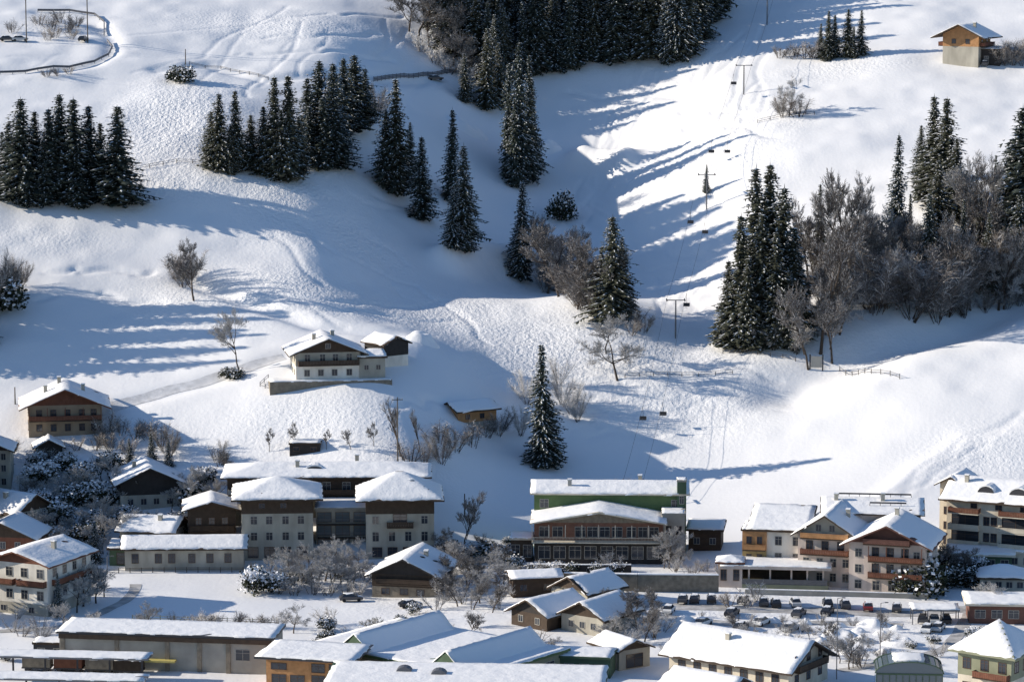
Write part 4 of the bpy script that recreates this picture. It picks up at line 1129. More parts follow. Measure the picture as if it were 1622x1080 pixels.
house('house', 'left of two small gabled houses at the end of the warehouse', 'house', (838, 994), -42, 8.5, 11, 2.8, 'front', 28, 1.0, bands=[(0, 2.8, 'wood')], gable='black', wins=grid('front', (-2, 2), (1.5,), 1, 1.1))
house('house', 'right of two small gabled houses at the end of the warehouse', 'house', (922, 1003), -36, 9, 11, 3.2, 'front', 28, 1.0, bands=[(0, 3.2, 'grey')], gable='wood', wins=grid('front', (-2.4, 0, 2.4), (1.6,), 1, 1.1))
house('garage', 'small garage with bright tilted roof beside the bare car park trees', 'garage', (1005, 1058), 34, 6.5, 8, 3.4, 'front', 22, .7, bands=[(0, 3.4, 'grey')], gable='wood', wins=[('front', 0, 1.4, 3.4, 2.2, dict(frame='dframe'))])
# --- hotel with orange and maroon gables on the right
rh = house('hotel', 'rosy hotel with orange and maroon timber gables beside the white slope', 'hotel', (1404, 942), -17, 14.4, 14, 9.8, 'front', 25, 1.6, bands=[(0, 9.8, 'pink')], gable='maroon', rmat='maroon',
           wins=grid('front', (-5.4,), (1.8, 4.8, 7.8), 1.2, 1.5) + grid('front', (-2.2, .6, 3.4), (4.9, 8.0), 1.2, 1.9, frame='dframe') + grid('front', (-2, 1, 4.6), (1.7,), 1.3, 1.7) + grid('front', (5.6,), (4.8, 7.8), 1.1, 1.4) + grid('right', (-4.5, -1.5, 1.5, 4.5), (1.8, 4.8, 7.8), 1.1, 1.4),
           balc=[('front', -3.4, 6.8, 3.4, 1.3, dict(m='redwood')), ('front', -3.4, 6.8, 6.5, 1.3, dict(m='redwood', posts=True, roofz=9.4)), ('front', -4.4, 4.4, 9.75, 1.3, dict(m='maroon'))], chim=[(0, 10, 1.2)])
house('hotel', None, None, (1306, 928), -17, 10.5, 15, 10.2, 'front', 32, 1.2, bands=[(0, 10.2, 'pink')], gable='grey', rmat='wood', root=rh,
      wins=grid('front', (-3.6, -1, 1.6, 4), (1.8, 4.6), 1.1, 1.5) + grid('front', (-3, 0, 3), (7.8,), 1.2, 1.7, frame='dframe') + grid('front', (-1.3, 1.3), (11.2,), 1.0, 1.2),
      balc=[('front', -4.6, 4.6, 9.3, 1.2, dict(m='orange')), ('front', -4.6, 4.6, 6.2, 1.2, dict(m='redwood'))], chim=[(2.8, 8, 1.4)])
hb = at(1235, 925) + Vector((0, 4, 0))
house('hotel', None, None, (hb.x, hb.y, hb.z), -11, 10.5, 12, 9.4, 'flat', 10, .9, bands=[(0, 9.4, 'white')], rmat='wood', root=rh, snow=.5, wins=grid('front', (0, 3.4), (4.4, 7.6), 1.2, 1.6))
ho = at(1216, 922) + Vector((-2.4, 3, 0))
house('hotel', None, None, (ho.x, ho.y, ho.z), -11, 4.6, 8, 9.3, 'flat', 0, .3, bands=[(0, 5.6, 'ochre'), (5.6, 9.3, 'orange')], rmat='wood', root=rh, snow=.4, wins=grid('front', (-1, 1), (4.2, 7.6), .9, 1.3, frame='dframe'), balc=[('front', -2.2, 2.2, 5.8, 1.0, dict(m='orange'))])
hc = at(1392, 942) + Vector((.5, 17, 0))
house('hotel', None, None, (hc.x, hc.y, hc.z), -6, 18.5, 13, 12.2, 'side', 14, .8, bands=[(0, 12.2, 'pink')], gable='wood', rmat='wood', root=rh, chim=[(-7, 5, 1.2), (2, 5, 1.4)], wins=grid('right', (-3, 3), (5, 9), 1.1, 1.4))
for (dx, dy, L) in ((.5, 6.6, 14), (3, 2.6, 7)):      # snow guards standing out of the roof
    zz = 12.2 + 14 * 0 + math.tan(R(14)) * (6.5 - abs(dy - 6.5)) + .9
    q = rot2(dx, dy, R(-6)); pw = hc + Vector((q[0], q[1], zz)); dl = pw - rh.location; qq = rot2(dl.x, dl.y, -rh['rz'])
    mbx = MB().box(-L / 2, -.08, 0, L / 2, .08, .28)
    for x in np.arange(-L / 2, L / 2 + .1, 2.0): mbx.box(x - .05, -.06, -.9, x + .05, .06, 0)
    mbx.build('snow_guard', M['dmetal'], rh, (qq[0], qq[1], dl.z), R(-6) - rh['rz'])
# pavilion
pv = empty('pavilion', at(1228, 932), R(-6), 'flat roofed rosy terrace pavilion left of the maroon gabled hotel', 'pavilion')
MB().box(-9.5, -.6, -2, 10, 7, .9).build('plinth', M['olive'], pv)
for x in (-9, -5, -1, 3, 6, 9): MB().box(x - .16, 0, .9, x + .16, .32, 3.9).build('column', M['pink'], pv)
MB().box(-8.6, 4.4, .9, 9.2, 6.6, 3.9).build('back_wall', M['wood'], pv)
rf = MB().box(-10.4, -1.2, 3.9, 10.6, 7.6, 4.5).build('roof', M['pink'], pv)
sheet(-10.4, 10.6, -1.2, 7.6, lambda x, y: 4.5, 18, 8, .4, 5).build('roof_snow', M['snow'], rf, smooth=True)
MB().box(-9.4, -.5, .9, 9.8, -.42, 1.9).build('railing', M['metal'], pv)
kp = house('kiosk', 'little rosy kiosk at the left end of the terrace pavilion', 'kiosk', (1156, 930), -6, 4.6, 4.6, 4.6, 'hip', 18, .5, bands=[(0, 4.6, 'pink')], rmat='redwood', snow=.3, wins=grid('front', (-1.2, 1.2), (2.4,), 1.0, 2.0, frame='dframe'))
house('shed', 'dark shed in blue shade between green hotel and orange wing', 'shed', (1116, 872), -8, 6.5, 7, 4.0, 'flat', 4, .6, bands=[(0, 4.0, 'wood')], rmat='wood', wins=grid('front', (-1.6, 1.6), (2,), 1.1, 1.2))
# --- balcony hotel at the right edge
bh = house('hotel', 'beige hotel with stacked balconies at the right edge under the white slope', 'hotel', (1580, 892), -25, 21, 14, 12.4, 'side', 22, 1.4, bands=[(0, 12.4, 'cream')], gable='cream', rmat='wood',
           wins=grid('front', (-6.7, 3.5), (1.6, 4.9, 8.1), 5.4, 2.1, frame='dframe') + grid('front', (-2.4, -.9, 8.6), (1.9, 5.0, 8.2), 1.1, 1.6, frame='dframe') + grid('front', (-5, 0, 5), (11.3,), 1.2, 1.3, frame='dframe'),  # wide dark panes stand in for the shade of deep loggia recesses
           balc=[('front', a, b, z, 1.7, dict(m=('cream' if z < 9 else 'redwood'), slab='cream')) for z in (3.3, 6.5, 9.7) for a, b in ((-9.8, -3.6), (.4, 6.6))] , chim=[(-8, 5, 1.3), (8, 7, 1.3)],
           dormers=[(-3.2, 1.6, 3.4, 1.6), (3.4, 1.6, 3.8, 1.6)])
bg = at(1508, 876) + Vector((0, 3, 0))
house('hotel', None, None, (bg.x, bg.y, bg.z), -25, 4.6, 9, 13.4, 'front', 28, 1.0, bands=[(0, 13.4, 'cream')], gable='cream', rmat='wood', root=bh, wins=grid('front', (-.9, .9), (2, 5, 8, 10.6), .9, 1.4, frame='dframe'))
house('annex', 'low annex with thick snow roof in front of the balcony hotel', 'annex', (1553, 904), -8, 12, 6, 3.0, 'flat', 3, .7, bands=[(0, 3.0, 'dkgreen')], rmat='cream', snow=.55, wins=grid('front', (-4, -1, 2, 4.6), (1.7,), 1.4, 1.2))
house('annex', 'second low snow roofed annex cut by the right edge', 'annex', (1618, 902), -8, 6, 6, 3.2, 'flat', 3, .5, bands=[(0, 3.2, 'cream')], rmat='cream', snow=.5, wins=grid('front', (-1.4, 1), (1.7,), 1.2, 1.2))
# --- lower right corner
house('house', 'low hip roofed house under snow at the right edge above the red shop', 'house', (1590, 938), -6, 9, 7, 2.6, 'hip', 22, .8, bands=[(0, 2.6, 'grey')], rmat='wood', wins=grid('front', (-3, -1, 1, 3), (1.5,), 1.1, 1.1))
house('shop', 'red brown flat roofed building with thick snow at the right edge', 'shop', (1592, 988), -4, 13, 8, 3.4, 'flat', 1, .8, bands=[(0, 3.4, 'maroon')], rmat='cream', snow=.6, wins=grid('front', (-4.5, -1.5, 1.5, 4.5), (1.8,), 1.8, 1.4))
cpo = empty('carport', at(1480, 984), R(-3), 'white roofed carport with parked cars under it', 'carport')
rf = MB().box(-4.4, -2.6, 2.5, 4.4, 2.8, 2.75).build('roof', M['metal'], cpo)
sheet(-4.4, 4.4, -2.6, 2.8, lambda x, y: 2.75, 10, 6, .5, 8).build('roof_snow', M['snow'], rf, smooth=True)
for x in (-4.1, -1.4, 1.4, 4.1):
    for y in (-2.3, 2.5): MB().box(x - .08, y - .08, -1, x + .08, y + .08, 2.5).build('post', M['metal'], cpo)
house('house', 'green and beige house with a white pyramid roof in the bottom right corner', 'house', (1558, 1126), -36, 9.6, 9.6, 9.4, 'hip', 37, 1.3, bands=[(0, 5.6, 'cream'), (5.6, 9.4, 'olive')], rmat='olive', snow=.4,
      wins=grid('front', (-3.2, 0, 3.2), (7.6, 3.6), 1.3, 1.7, frame='dframe') + grid('right', (-3, 0, 3), (7.6, 3.6), 1.3, 1.7, frame='dframe'), balc=[('front', -1.6, 4.6, 5.7, 1.2, dict(m='redwood'))])
# glass pavilion with arched roof
gp_ = empty('glass_pavilion', at(1440, 1108), R(-4), 'grey blue glass pavilion with arched roof at the bottom edge', 'conservatory')
mb = MB(); mg = MB()
for i in range(11):
    x = -5.4 + 10.8 * i / 10
    mb.box(x - .06, -.06, -1, x + .06, .06, 4.2)
mb.box(-5.46, -.08, 4.2, 5.46, .08, 4.45).box(-5.46, -.08, 2.0, 5.46, .08, 2.12)
arc = [(5.6 * math.cos(t), 4.45 + 1.9 * math.sin(t)) for t in np.linspace(0, math.pi, 15)]
for (x0, z0), (x1, z1) in zip(arc[:-1], arc[1:]):
    mb.tube((x0, 0, z0), (x1, 0, z1), .09, None, 5); mb.tube((x0, 7, z0), (x1, 7, z1), .09, None, 5)
    mb.tube((x0, 0, z0), (x0, 7, z0), .05, None, 4)
mb.build('frame', M['dkgreen'], gp_)
mg.box(-5.4, .02, -.9, 5.4, .05, 4.2).box(-5.4, .05, -.9, -5.36, 7, 4.2).box(5.36, .05, -.9, 5.4, 7, 4.2).prism([(x * .985, z - .02) for x, z in arc], .02, 6.98)
mg.build('glazing', M['bglass'], gp_)
for t in (3, 6, 9):
    a = arc[t]
rs = sheet(-2.6, 2.6, 1.0, 6.8, lambda x, y: 4.45 + 1.9 * math.sqrt(max(0, 1 - (x / 5.6)**2)) + .04, 8, 6, .3, 4).build('roof_snow', M['snow'], gp_, smooth=True)
# big roofed house at the bottom
house('house', 'house with a huge bright snow roof and shaded gable at the bottom', 'house', (1280, 1088), 56, 13.5, 23, 4.4, 'front', 26, 1.4, bands=[(0, 4.4, 'cream')], gable='grey', rmat='woodv', snow=.5,
      wins=grid('front', (-4, 0, 4), (2.2, 5.4), 1.2, 1.4, frame='dframe') + grid('left', (-9, -6, -3, 0, 3, 6, 9), (2.4,), 1.3, 1.6, frame='dframe'), balc=[('front', -5, 5, 3.6, 1.2)], chim=[(-2.5, 14, 1.0)])
house('house', 'low house with shaded roof squeezed below the huge snow roof', 'house', (1170, 1132), 52, 8, 12, 4.2, 'front', 24, 1.0, bands=[(0, 4.2, 'cream')], gable='wood', wins=grid('front', (-2, 2), (2.2,), 1.1, 1.3), snow=.4)
# --- warehouse with two roof monitors
wp = at(622, 1084)
wh = house('warehouse', 'flat green warehouse with two long skylight ridges under snow', 'warehouse', (wp.x, wp.y, wp.z), -38, 37, 24, 4.0, 'flat', 0.01, .4, bands=[(0, 4.0, 'olive')], rmat='green', snow=.35, wins=grid('front', (-16, -12, -8, -4, 4, 8, 12, 16), (2.4,), 2.4, 1.2) + grid('right', (-9, -5, -1, 3, 7), (2.4,), 2.4, 1.4))
for x in (-9, 11):
    T = .46
    rd = MB().prism([(x - 3.6, 4.35), (x + 3.6, 4.35), (x, 4.35 + 3.6 * T + 1.3)], .6, 23.2).build('skylight_ridge', M['dkgreen'], wh)
    sheet(x - 3.8, x + 3.8, .4, 23.4, lambda xx, y: 4.35 + (3.6 - min(3.6, abs(xx - x))) * (3.6 * T + 1.3) / 3.6 + .02, 10, 16, .3, int(x) + 30).build('ridge_snow', M['snow'], rd, smooth=True)
# long grey hall
lh = house('station_hall', 'long grey hall with pilasters below the blue shaded meadow', 'hall', (262, 1062), -8, 37, 9, 6.0, 'flat', 1, .5, bands=[(0, 6.0, 'concrete')], rmat='dmetal', snow=.3, wins=grid('front', (13.5,), (3.2,), 2.4, 1.8))
for x in (-17.9, -8.4, .4, 6.0, 11, 17.9): MB().box(x - .35, -.3, -2, x + .35, -.004, 5.9).build('pilaster', M['brownwall'], lh)
MB().box(-18.5, -.5, 5.2, 18.5, -.01, 5.98).build('fascia', M['wood'], lh)
MB().box(-6, -1.6, 1.8, 2.0, -.01, 2.1).build('canopy', M['yellow'], lh)
# platform canopies
def platform_roof(u, v, L, deg, label, d=5.0, h=4.2):
    o = empty('platform_roof', at(u, v), R(deg), label, 'canopy', 'platform roofs at the bottom left')
    rf = MB().box(-L / 2, 0, h, L / 2, d, h + .3).build('roof', M['metal'], o)
    sheet(-L / 2, L / 2, 0, d, lambda x, y: h + .3, 24, 6, .3, int(v)).build('roof_snow', M['snow'], rf, smooth=True)
    for x in np.arange(-L / 2 + 2, L / 2, 5.5): MB().box(x - .14, d / 2 - .14, -1, x + .14, d / 2 + .14, h).build('post', M['dmetal'], o)
    return o
platform_roof(90, 1082, 31, -5, 'upper white platform roof running along the bottom left edge')
platform_roof(70, 1118, 33, -5, 'lower white platform roof running along the bottom left edge')
house('platform_hut', 'small flat hut with white roof between hall and platform roofs', 'hut', (78, 1042), -5, 5.5, 4, 2.4, 'flat', 0.5, .2, bands=[(0, 2.4, 'dmetal')], snow=.3, wins=grid('front', (-1.4, 1.4), (1.3,), 1.2, .9))
for i, (u, v, m) in enumerate([(60, 1061, 'brownwall'), (110, 1062, 'redwood'), (160, 1064, 'brownwall'), (205, 1066, 'wood')]):
    o = empty('freight_wagon', at(u, v), R(-5), ['grey brown freight wagon furthest left behind the platform roofs', 'red brown freight wagon second from left behind the platform roofs', 'grey brown freight wagon third from left behind the platform roofs', 'dark freight wagon furthest right behind the platform roofs'][i], 'wagon', 'wagons behind the platform roofs')
    MB().box(-2.4, -1.3, .8, 2.4, 1.3, 2.5).build('body', M[m], o)
    MB().box(-2.5, -1.35, .6, 2.5, 1.35, .8).build('chassis', M['dmetal'], o)
    for x in (-1.6, 1.6): MB().tube((x, -1.2, .4), (x, 1.2, .4), .42, None, 12).build('wheelset', M['dmetal'], o)
    sheet(-2.4, 2.4, -1.3, 1.3, lambda x, y: 2.5, 6, 4, .2, i).build('snow_cover', M['snow'], o, smooth=True)
# orange building and big flat roof at the bottom
house('shop', 'orange fronted building with a wide white flat roof at the bottom', 'shop', (486, 1096), -13, 14, 9, 5.6, 'flat', 0.5, 1.6, bands=[(0, 5.6, 'orange')], rmat='dmetal', snow=.45, wins=grid('front', (-4.8, -1.6), (2.0,), 2.4, 1.6, frame='dframe') + grid('front', (-4.8,), (4.2,), 2.6, 1.0, frame='dframe') + grid('front', (2, 5), (2.2, 4.2), 2.2, 1.4, frame='dframe'), base=-2)
fl = on(-8.0, 496.0)
fb = house('market_hall', 'very wide white flat roof with two skylights at the bottom edge', 'hall', (fl.x, fl.y, fl.z), -4, 44, 18, 5.8, 'flat', 0.5, .6, bands=[(0, 5.8, 'concrete')], rmat='dkgreen', snow=.4, wins=grid('front', (-18, -12, -6, 0, 6, 12, 18), (3,), 3, 1.6))
for x, y in ((-10.4, 13.0), (-4.6, 11.5)):
    MB().prism([(x + 1.3 * math.cos(t), 6.2 + .95 * math.sin(t)) for t in np.linspace(0, math.pi, 9)], y - 1, y + 1).build('skylight', M['metal'], fb)
house('house', 'blue shaded house wall between warehouse end and huge snow roof', 'house', (925, 1072), -10, 9, 6, 3.2, 'flat', 2, .3, bands=[(0, 3.2, 'dkgreen')], rmat='dkgreen', snow=.3, wins=grid('front', (-2.6, 0, 2.6), (1.6,), 1.5, 1.3))
# ------------------------------------------------------------------ cars
def car_meshes(paint):
    b = MB()
    side = [(-2.15, .35), (2.1, .35), (2.2, .6), (2.15, .82), (1.25, .98), (-1.9, 1.0), (-2.2, .85), (-2.22, .55)]
    b.prism(side, -.86, .86)
    cab = [(-1.85, .99), (1.2, .97), (.45, 1.46), (-1.3, 1.5)]
    c = MB()
    vs = [(x, s * (.80 if z < 1.1 else .62), z) for s in (-1, 1) for x, z in cab]
    c.add(vs, [(0, 1, 2, 3), (7, 6, 5, 4), (1, 0, 4, 5), (2, 1, 5, 6), (3, 2, 6, 7), (0, 3, 7, 4)])
    rf = MB().box(-1.3, -.6, 1.5, .42, .6, 1.53)
    w = MB()
    w.tube((0, -.1, 0), (0, .1, 0), .33, None, 14)
    hl = MB().box(2.16, -.72, .62, 2.22, -.45, .76).box(2.16, .45, .62, 2.22, .72, .76)
    sn = sheet(-1.34, .46, -.62, .62, lambda x, y: 1.52, 5, 4, .16, 2)
    hood = sheet(1.15, 2.1, -.76, .76, lambda x, y: 1.0 - (x - 1.15) * .17, 4, 4, .1, 3)
    return dict(body=b.mesh('body', paint), cabin=c.mesh('cabin_glass', M['glass']), top=rf.mesh('roof', paint), wheel=w.mesh('wheel', M['rubber']),
                lights=hl.mesh('headlights', M['frame']), snow=sn.mesh('roof_snow', M['snow']), hood=hood.mesh('bonnet_snow', M['snow']))
CM = {k: car_meshes(m) for k, m in CARCOL.items()}
def car(u, v, deg, colour, label, group='cars parked in the village', snowy=True):
    p = at(u, v)
    o = empty('parked_car', p + Vector((0, 0, .06)), R(deg), label, 'car', group)
    m = CM[colour]
    b = link_mesh('body', m['body'], o); link_mesh('cabin', m['cabin'], o)
    t = link_mesh('roof', m['top'], o); link_mesh('headlights', m['lights'], o)
    for x in (-1.4, 1.4):
        for y in (-.78, .78):
            w = link_mesh('wheel', m['wheel'], o); w.location = (x, y, .33)
    if snowy:
        link_mesh('roof_snow', m['snow'], t); link_mesh('bonnet_snow', m['hood'], b)
    return o
DARK = ['black', 'dark_grey', 'dark_grey', 'silver', 'blue', 'black', 'white', 'dark_grey', 'red']
CNAME = dict(black='black', dark_grey='dark grey', silver='silver', white='white', blue='dark blue', red='dark red')
def car_row(items, text, deg, cols, snowy=True):
    for i, it in enumerate(sorted(items)):
        c = cols[i % len(cols)]
        car(it[0], it[1], deg + rng.uniform(-6, 6), c, f'{CNAME[c]} car {text}, {NTH[i]}', snowy=snowy)
def jit(items, du=7, dv=4):
    return [(u + rng.uniform(-du, du), v + rng.uniform(-dv, dv)) for u, v in items]
car_row(jit([(1000, 952), (1080, 952), (1103, 952), (1130, 953), (1176, 955)], 4, 2), 'in the row under the brown stone wall', 82, ['black', 'dark_grey', 'black', 'black', 'dark_grey'])
car_row(jit([(1205, 957), (1230, 958), (1262, 956), (1310, 960), (1336, 962), (1378, 964), (1425, 965)], 5, 3), 'in the row below the terrace pavilion', 88, ['dark_grey', 'black', 'silver', 'black', 'dark_grey', 'red', 'dark_grey'])
car_row(jit([(1065, 972), (1158, 975), (1265, 973), (1315, 974)], 6, 3), 'in the second row of the snowy car park', 74, ['white', 'black', 'dark_grey', 'black'])
car_row(jit([(1120, 992), (1178, 996), (1205, 992), (1250, 999)], 8, 5), 'in the third row of the snowy car park', 62, ['white', 'dark_grey', 'white', 'silver'])
car(1216, 1020, 15, 'black', 'black car standing alone at the corner of the huge snow roof')
car(1143, 1040, 25, 'dark_grey', 'dark grey car left of the huge snow roof in the yard')
car_row([(1462, 985), (1480, 986), (1498, 985)], 'parked under the white roofed carport', 84, ['dark_grey', 'silver', 'black'], False)
car_row(jit([(1465, 1001), (1490, 1002)]), 'in front of the white roofed carport', 70, ['white', 'silver'])
car(650, 962, 15, 'black', 'black car on the road in front of the dark barn')
car(556, 952, 10, 'dark_grey', 'dark grey car at the roadside left of the dark barn')
car(1588, 950, 5, 'dark_grey', 'dark grey car beside the low hip roofed house at the right')
car(1565, 950, 5, 'silver', 'silver car beside the low hip roofed house at the right')
car(1560, 105, 80, 'dark_grey', 'dark grey car beside the orange wooden house on the slope')
car(12, 66, 8, 'dark_grey', 'dark grey car furthest left on the upper left road')
car(32, 66, 8, 'silver', 'silver car on the upper left road beside the mast')
car(132, 66, 80, 'black', 'black car near the hairpin bend of the upper left road')
car(690, 128, 10, 'dark_grey', 'dark grey car behind the fence below the top forest')

# ------------------------------------------------------------------ chairlift
def pylon(u, v, h, label, arm=4.2):
    p = at(u, v)
    o = empty('lift_pylon', p, 0, label, 'lift pylon', 'chairlift pylons')
    MB().tube((0, 0, -1), (0, 0, h), .16, .12, 10).build('mast', M['metal'], o)
    MB().box(-arm / 2, -.1, h - .1, arm / 2, .1, h + .1).build('crossarm', M['metal'], o)
    for s in (-1, 1):
        MB().box(s * arm / 2 - .12, -1.4, h - .1, s * arm / 2 + .12, 1.4, h + .22).build('sheave_train', M['dmetal'], o)
    l = MB()
    for z in np.arange(1, h - .5, .5): l.box(-.2, -.4, z, .2, -.36, z + .05)
    l.box(-.22, -.4, .5, -.18, -.36, h).box(.18, -.4, .5, .22, -.36, h)
    l.build('ladder', M['metal'], o)
    return p + Vector((0, 0, h + .25))
tops = [pylon(1003, 800, 5.2, 'chairlift pylon behind the green hotel'), pylon(1070, 536, 9.0, 'chairlift pylon in the blue shaded hollow'), pylon(1119, 332, 9, 'chairlift pylon halfway up the slope'), pylon(1178, 150, 8, 'upper chairlift pylon near the top of the slope'), pylon(1215, 40, 9, 'topmost chairlift pylon beside the forest shadow')]
def cable_pt(i, t, s):
    a, b = tops[i], tops[i + 1]
    p = a.lerp(b, t)
    return Vector((p.x + s * 2.1, p.y, p.z - 4 * t * (1 - t) * (b - a).length * .022))
for s, nm in ((-1, 'left cable of the chairlift strung over the pylons'), (1, 'right cable of the chairlift strung over the pylons')):
    mb = MB()
    for i in range(len(tops) - 1):
        for k in range(14): mb.tube(cable_pt(i, k / 14, s), cable_pt(i, (k + 1) / 14, s), .03, None, 4)
    tag(mb.build('lift_cable', M['dmetal']), nm, 'cable', 'chairlift cables')
def chair_parts():
    hg = MB().tube((0, 0, 0), (0, .05, -1.0), .045, None, 6).tube((0, .05, -1.0), (0, .45, -1.6), .045, None, 6).tube((0, .45, -1.6), (0, .45, -2.3), .045, None, 6).tube((-.75, .45, -2.3), (.75, .45, -2.3), .04, None, 6)
    st = MB().box(-.75, -.45, -2.95, .75, .35, -2.85)
    bk = MB().box(-.75, .35, -2.95, .75, .45, -2.2)
    br = MB().tube((-.75, .4, -2.4), (-.75, -.5, -2.55), .03, None, 5).tube((.75, .4, -2.4), (.75, -.5, -2.55), .03, None, 5).tube((-.75, -.5, -2.55), (.75, -.5, -2.55), .03, None, 5).tube((0, -.5, -2.55), (0, -.65, -3.3), .03, None, 5).tube((-.5, -.65, -3.3), (.5, -.65, -3.3), .03, None, 5)
    return [('hanger', hg.mesh('hanger', M['dmetal'])), ('seat', st.mesh('seat', M['dmetal'])), ('backrest', bk.mesh('backrest', M['dmetal'])), ('safety_bar', br.mesh('safety_bar', M['metal']))]
CP = chair_parts()
def nearest(u, v):
    best = None
    for i in range(len(tops) - 1):
        for k in range(41):
            for s in (-1, 1):
                p = cable_pt(i, k / 40, s)
                q = p + Vector((0, .3, -2.6))
                x, y, z = q.x, q.y * cp - (q.z - CAMZ) * sp, q.y * sp + (q.z - CAMZ) * cp
                du, dv = 811 + FPX * x / y - u, 540 - FPX * z / y - v
                e = du * du + dv * dv
                if best is None or e < best[0]: best = (e, p)
    return best[1]
wherec = ['lowest chair of the chairlift, left cable near the lit mound', 'low chair of the chairlift, right cable above the lit mound', 'lift chair hanging in the blue hollow right of the pylon', 'left lift chair over the white patch below the halfway pylon', 'right lift chair over the white patch below the halfway pylon', 'lift chair on the left cable above the halfway pylon', 'lift chair on the right cable above the halfway pylon', 'high lift chair under the upper pylon']
for (u, v), lb in zip([(1015, 663), (1050, 655), (1085, 482), (1092, 352), (1118, 368), (1130, 243), (1147, 240), (1172, 135)], wherec):
    p = nearest(u, v)
    o = empty('lift_chair', p, R(-12), lb, 'lift chair', 'chairs of the chairlift')
    for nm, me in CP: link_mesh(nm, me, o)

# ------------------------------------------------------------------ poles, fences, boards
def utility_pole(u, v, vt, label, arms=1, name='utility_pole'):
    p = at(u, v); h = (v - vt) / px(p)
    o = empty(name, p, R(8), label, 'pole', 'poles')
    MB().tube((0, 0, -1), (0, 0, h), .17, .11, 8).build('shaft', M['pole'], o)
    for k in range(arms):
        MB().box(-1.1, -.07, h - .6 - k, 1.1, .07, h - .45 - k).build('crossarm', M['pole'], o)
        ins = MB()
        for x in (-1, -.35, .35, 1): ins.tube((x, 0, h - .45 - k), (x, 0, h - .2 - k), .05, .04, 6)
        ins.build('insulators', M['frame'], o)
    return p + Vector((0, 0, h - .2))
a = utility_pole(42, 68, -75, 'left of two tall masts at the upper left road')
b = utility_pole(139, 68, -75, 'right of two tall masts at the upper left road')
utility_pole(294, 106, 78, 'thin pole beside the dark round bush on the upper slope', 0)
utility_pole(24, 640, 612, 'short dark post left of the red gabled chalet', 0)
utility_pole(630, 735, 625, 'wooden power pole on the bank behind the right hotel tower', 1)
utility_pole(736, 818, 780, 'leaning brown post in the blue shade behind the gardens', 0)
for u, vb, vt, t in ((1325, 1075, 940, 'tall thin lamp mast left in the snowy yard'), (1394, 1040, 950, 'tall thin lamp mast right in the snowy yard'), (878, 960, 930, 'thin lamp mast at the corner of the brown wall'), (170, 905, 880, 'thin white flag pole at the left corner of the meadow')):
    p = at(u, vb); h = (vb - vt) / px(p)
    o = empty('lamp_mast', p, 0, t, 'lamp', 'lamp masts')
    MB().tube((0, 0, -.5), (0, 0, h), .09, .06, 8).build('shaft', M['metal'], o)
    MB().tube((0, 0, h), (.9, 0, h + .15), .05, .04, 6).build('arm', M['metal'], o)
    MB().box(.7, -.12, h + .05, 1.3, .12, h + .2).build('lamp_head', M['metal'], o)

def fence(pts, label, h=1.1, m='pole', gap=2.4, rails=(.45, .95), name='fence', board=False):
    P = [at(*q) for q in pts]
    line = []
    for a_, b_ in zip(P[:-1], P[1:]):
        n = max(1, int((b_ - a_).length / gap))
        for k in range(n):
            q = a_.lerp(b_, k / n); line.append(on(q.x, q.y))
    line.append(P[-1])
    o = empty(name, P[0], 0, label, 'fence')
    rl = MB()
    pm = MB().box(-.07, -.07, -.4, .07, .07, h).mesh('post', M[m])
    for q in line:
        link_mesh('post', pm, o).location = q - P[0]
    for q, r in zip(line[:-1], line[1:]):
        for z in rails:
            rl.tube(q - P[0] + Vector((0, -.08, z)), r - P[0] + Vector((0, -.08, z)), .16 if board else .05, None, 5)
    rl.build('rails', M[m], o)
fence([(-20, 116), (60, 113), (110, 110), (150, 101), (172, 90), (178, 78), (170, 68)], 'grey guard rail round the lower side of the hairpin road', 1.0, 'metal', 3, (.55, .85), 'guard_rail', True)
fence([(60, 20), (110, 20), (150, 26), (165, 38), (165, 58)], 'grey guard rail round the upper side of the hairpin road', 1.0, 'metal', 3, (.55, .85), 'guard_rail', True)
fence([(300, 103), (350, 110), (425, 127)], 'thin dark fence right of the dark round bush', .9, 'pole', 3, (.5, .8))
fence([(592, 130), (640, 124), (700, 119), (752, 118)], 'grey boarded fence under the leafless trees of the forest border', 1.5, 'metal', 2, (.4, .8, 1.2), 'board_fence', True)
fence([(215, 270), (280, 258), (330, 262)], 'thin fence between the two left spruce stands', .9, 'pole', 3)
fence([(1200, 195), (1240, 186), (1290, 182)], 'thin dark fence running under the lone grey tree', .9, 'pole', 3)
fence([(1145, 560), (1200, 562), (1260, 572)], 'thin fence under the clump right of the chairlift', .9, 'pole', 3)
fence([(1330, 588), (1380, 592), (1425, 600)], 'wooden fence right of the white board at the gully mouth', 1.2, 'pole', 2.5)
fence([(990, 598), (1080, 596), (1160, 592)], 'long low fence right of the spreading frosted tree', .8, 'pole', 3)
fence([(170, 908), (260, 906), (385, 906)], 'dark hedge fence along the back of the meadow', 1.0, 'pole', 2, (.3, .6, .9))
fence([(210, 985), (320, 988), (440, 992)], 'thin pale fence between meadow shadow and grey hall', 1.4, 'olive', 2.2, (.4, .8, 1.2))
row(shrub, [(230, 985, 965, 1.6), (275, 986, 966, 1.6), (305, 988, 966, 1.6), (345, 990, 966, 1.6), (372, 990, 966, 1.6), (400, 992, 968, 1.6), (425, 992, 968, 1.5)], 'thin shrub behind the pale fence by the grey hall', 'shrubs behind the pale fence', 'brown')
fence([(425, 600), (412, 612), (428, 618)], 'short railing at the left end of the chalet terrace', 1.0, 'metal', 1.5)
bd = empty('notice_board', at(1293, 586), R(-6), 'blank white board between two dark posts at the gully mouth', 'board')
MB().box(-1.25, -.05, .6, 1.25, .05, 3.2).build('panel', M['frame'], bd)
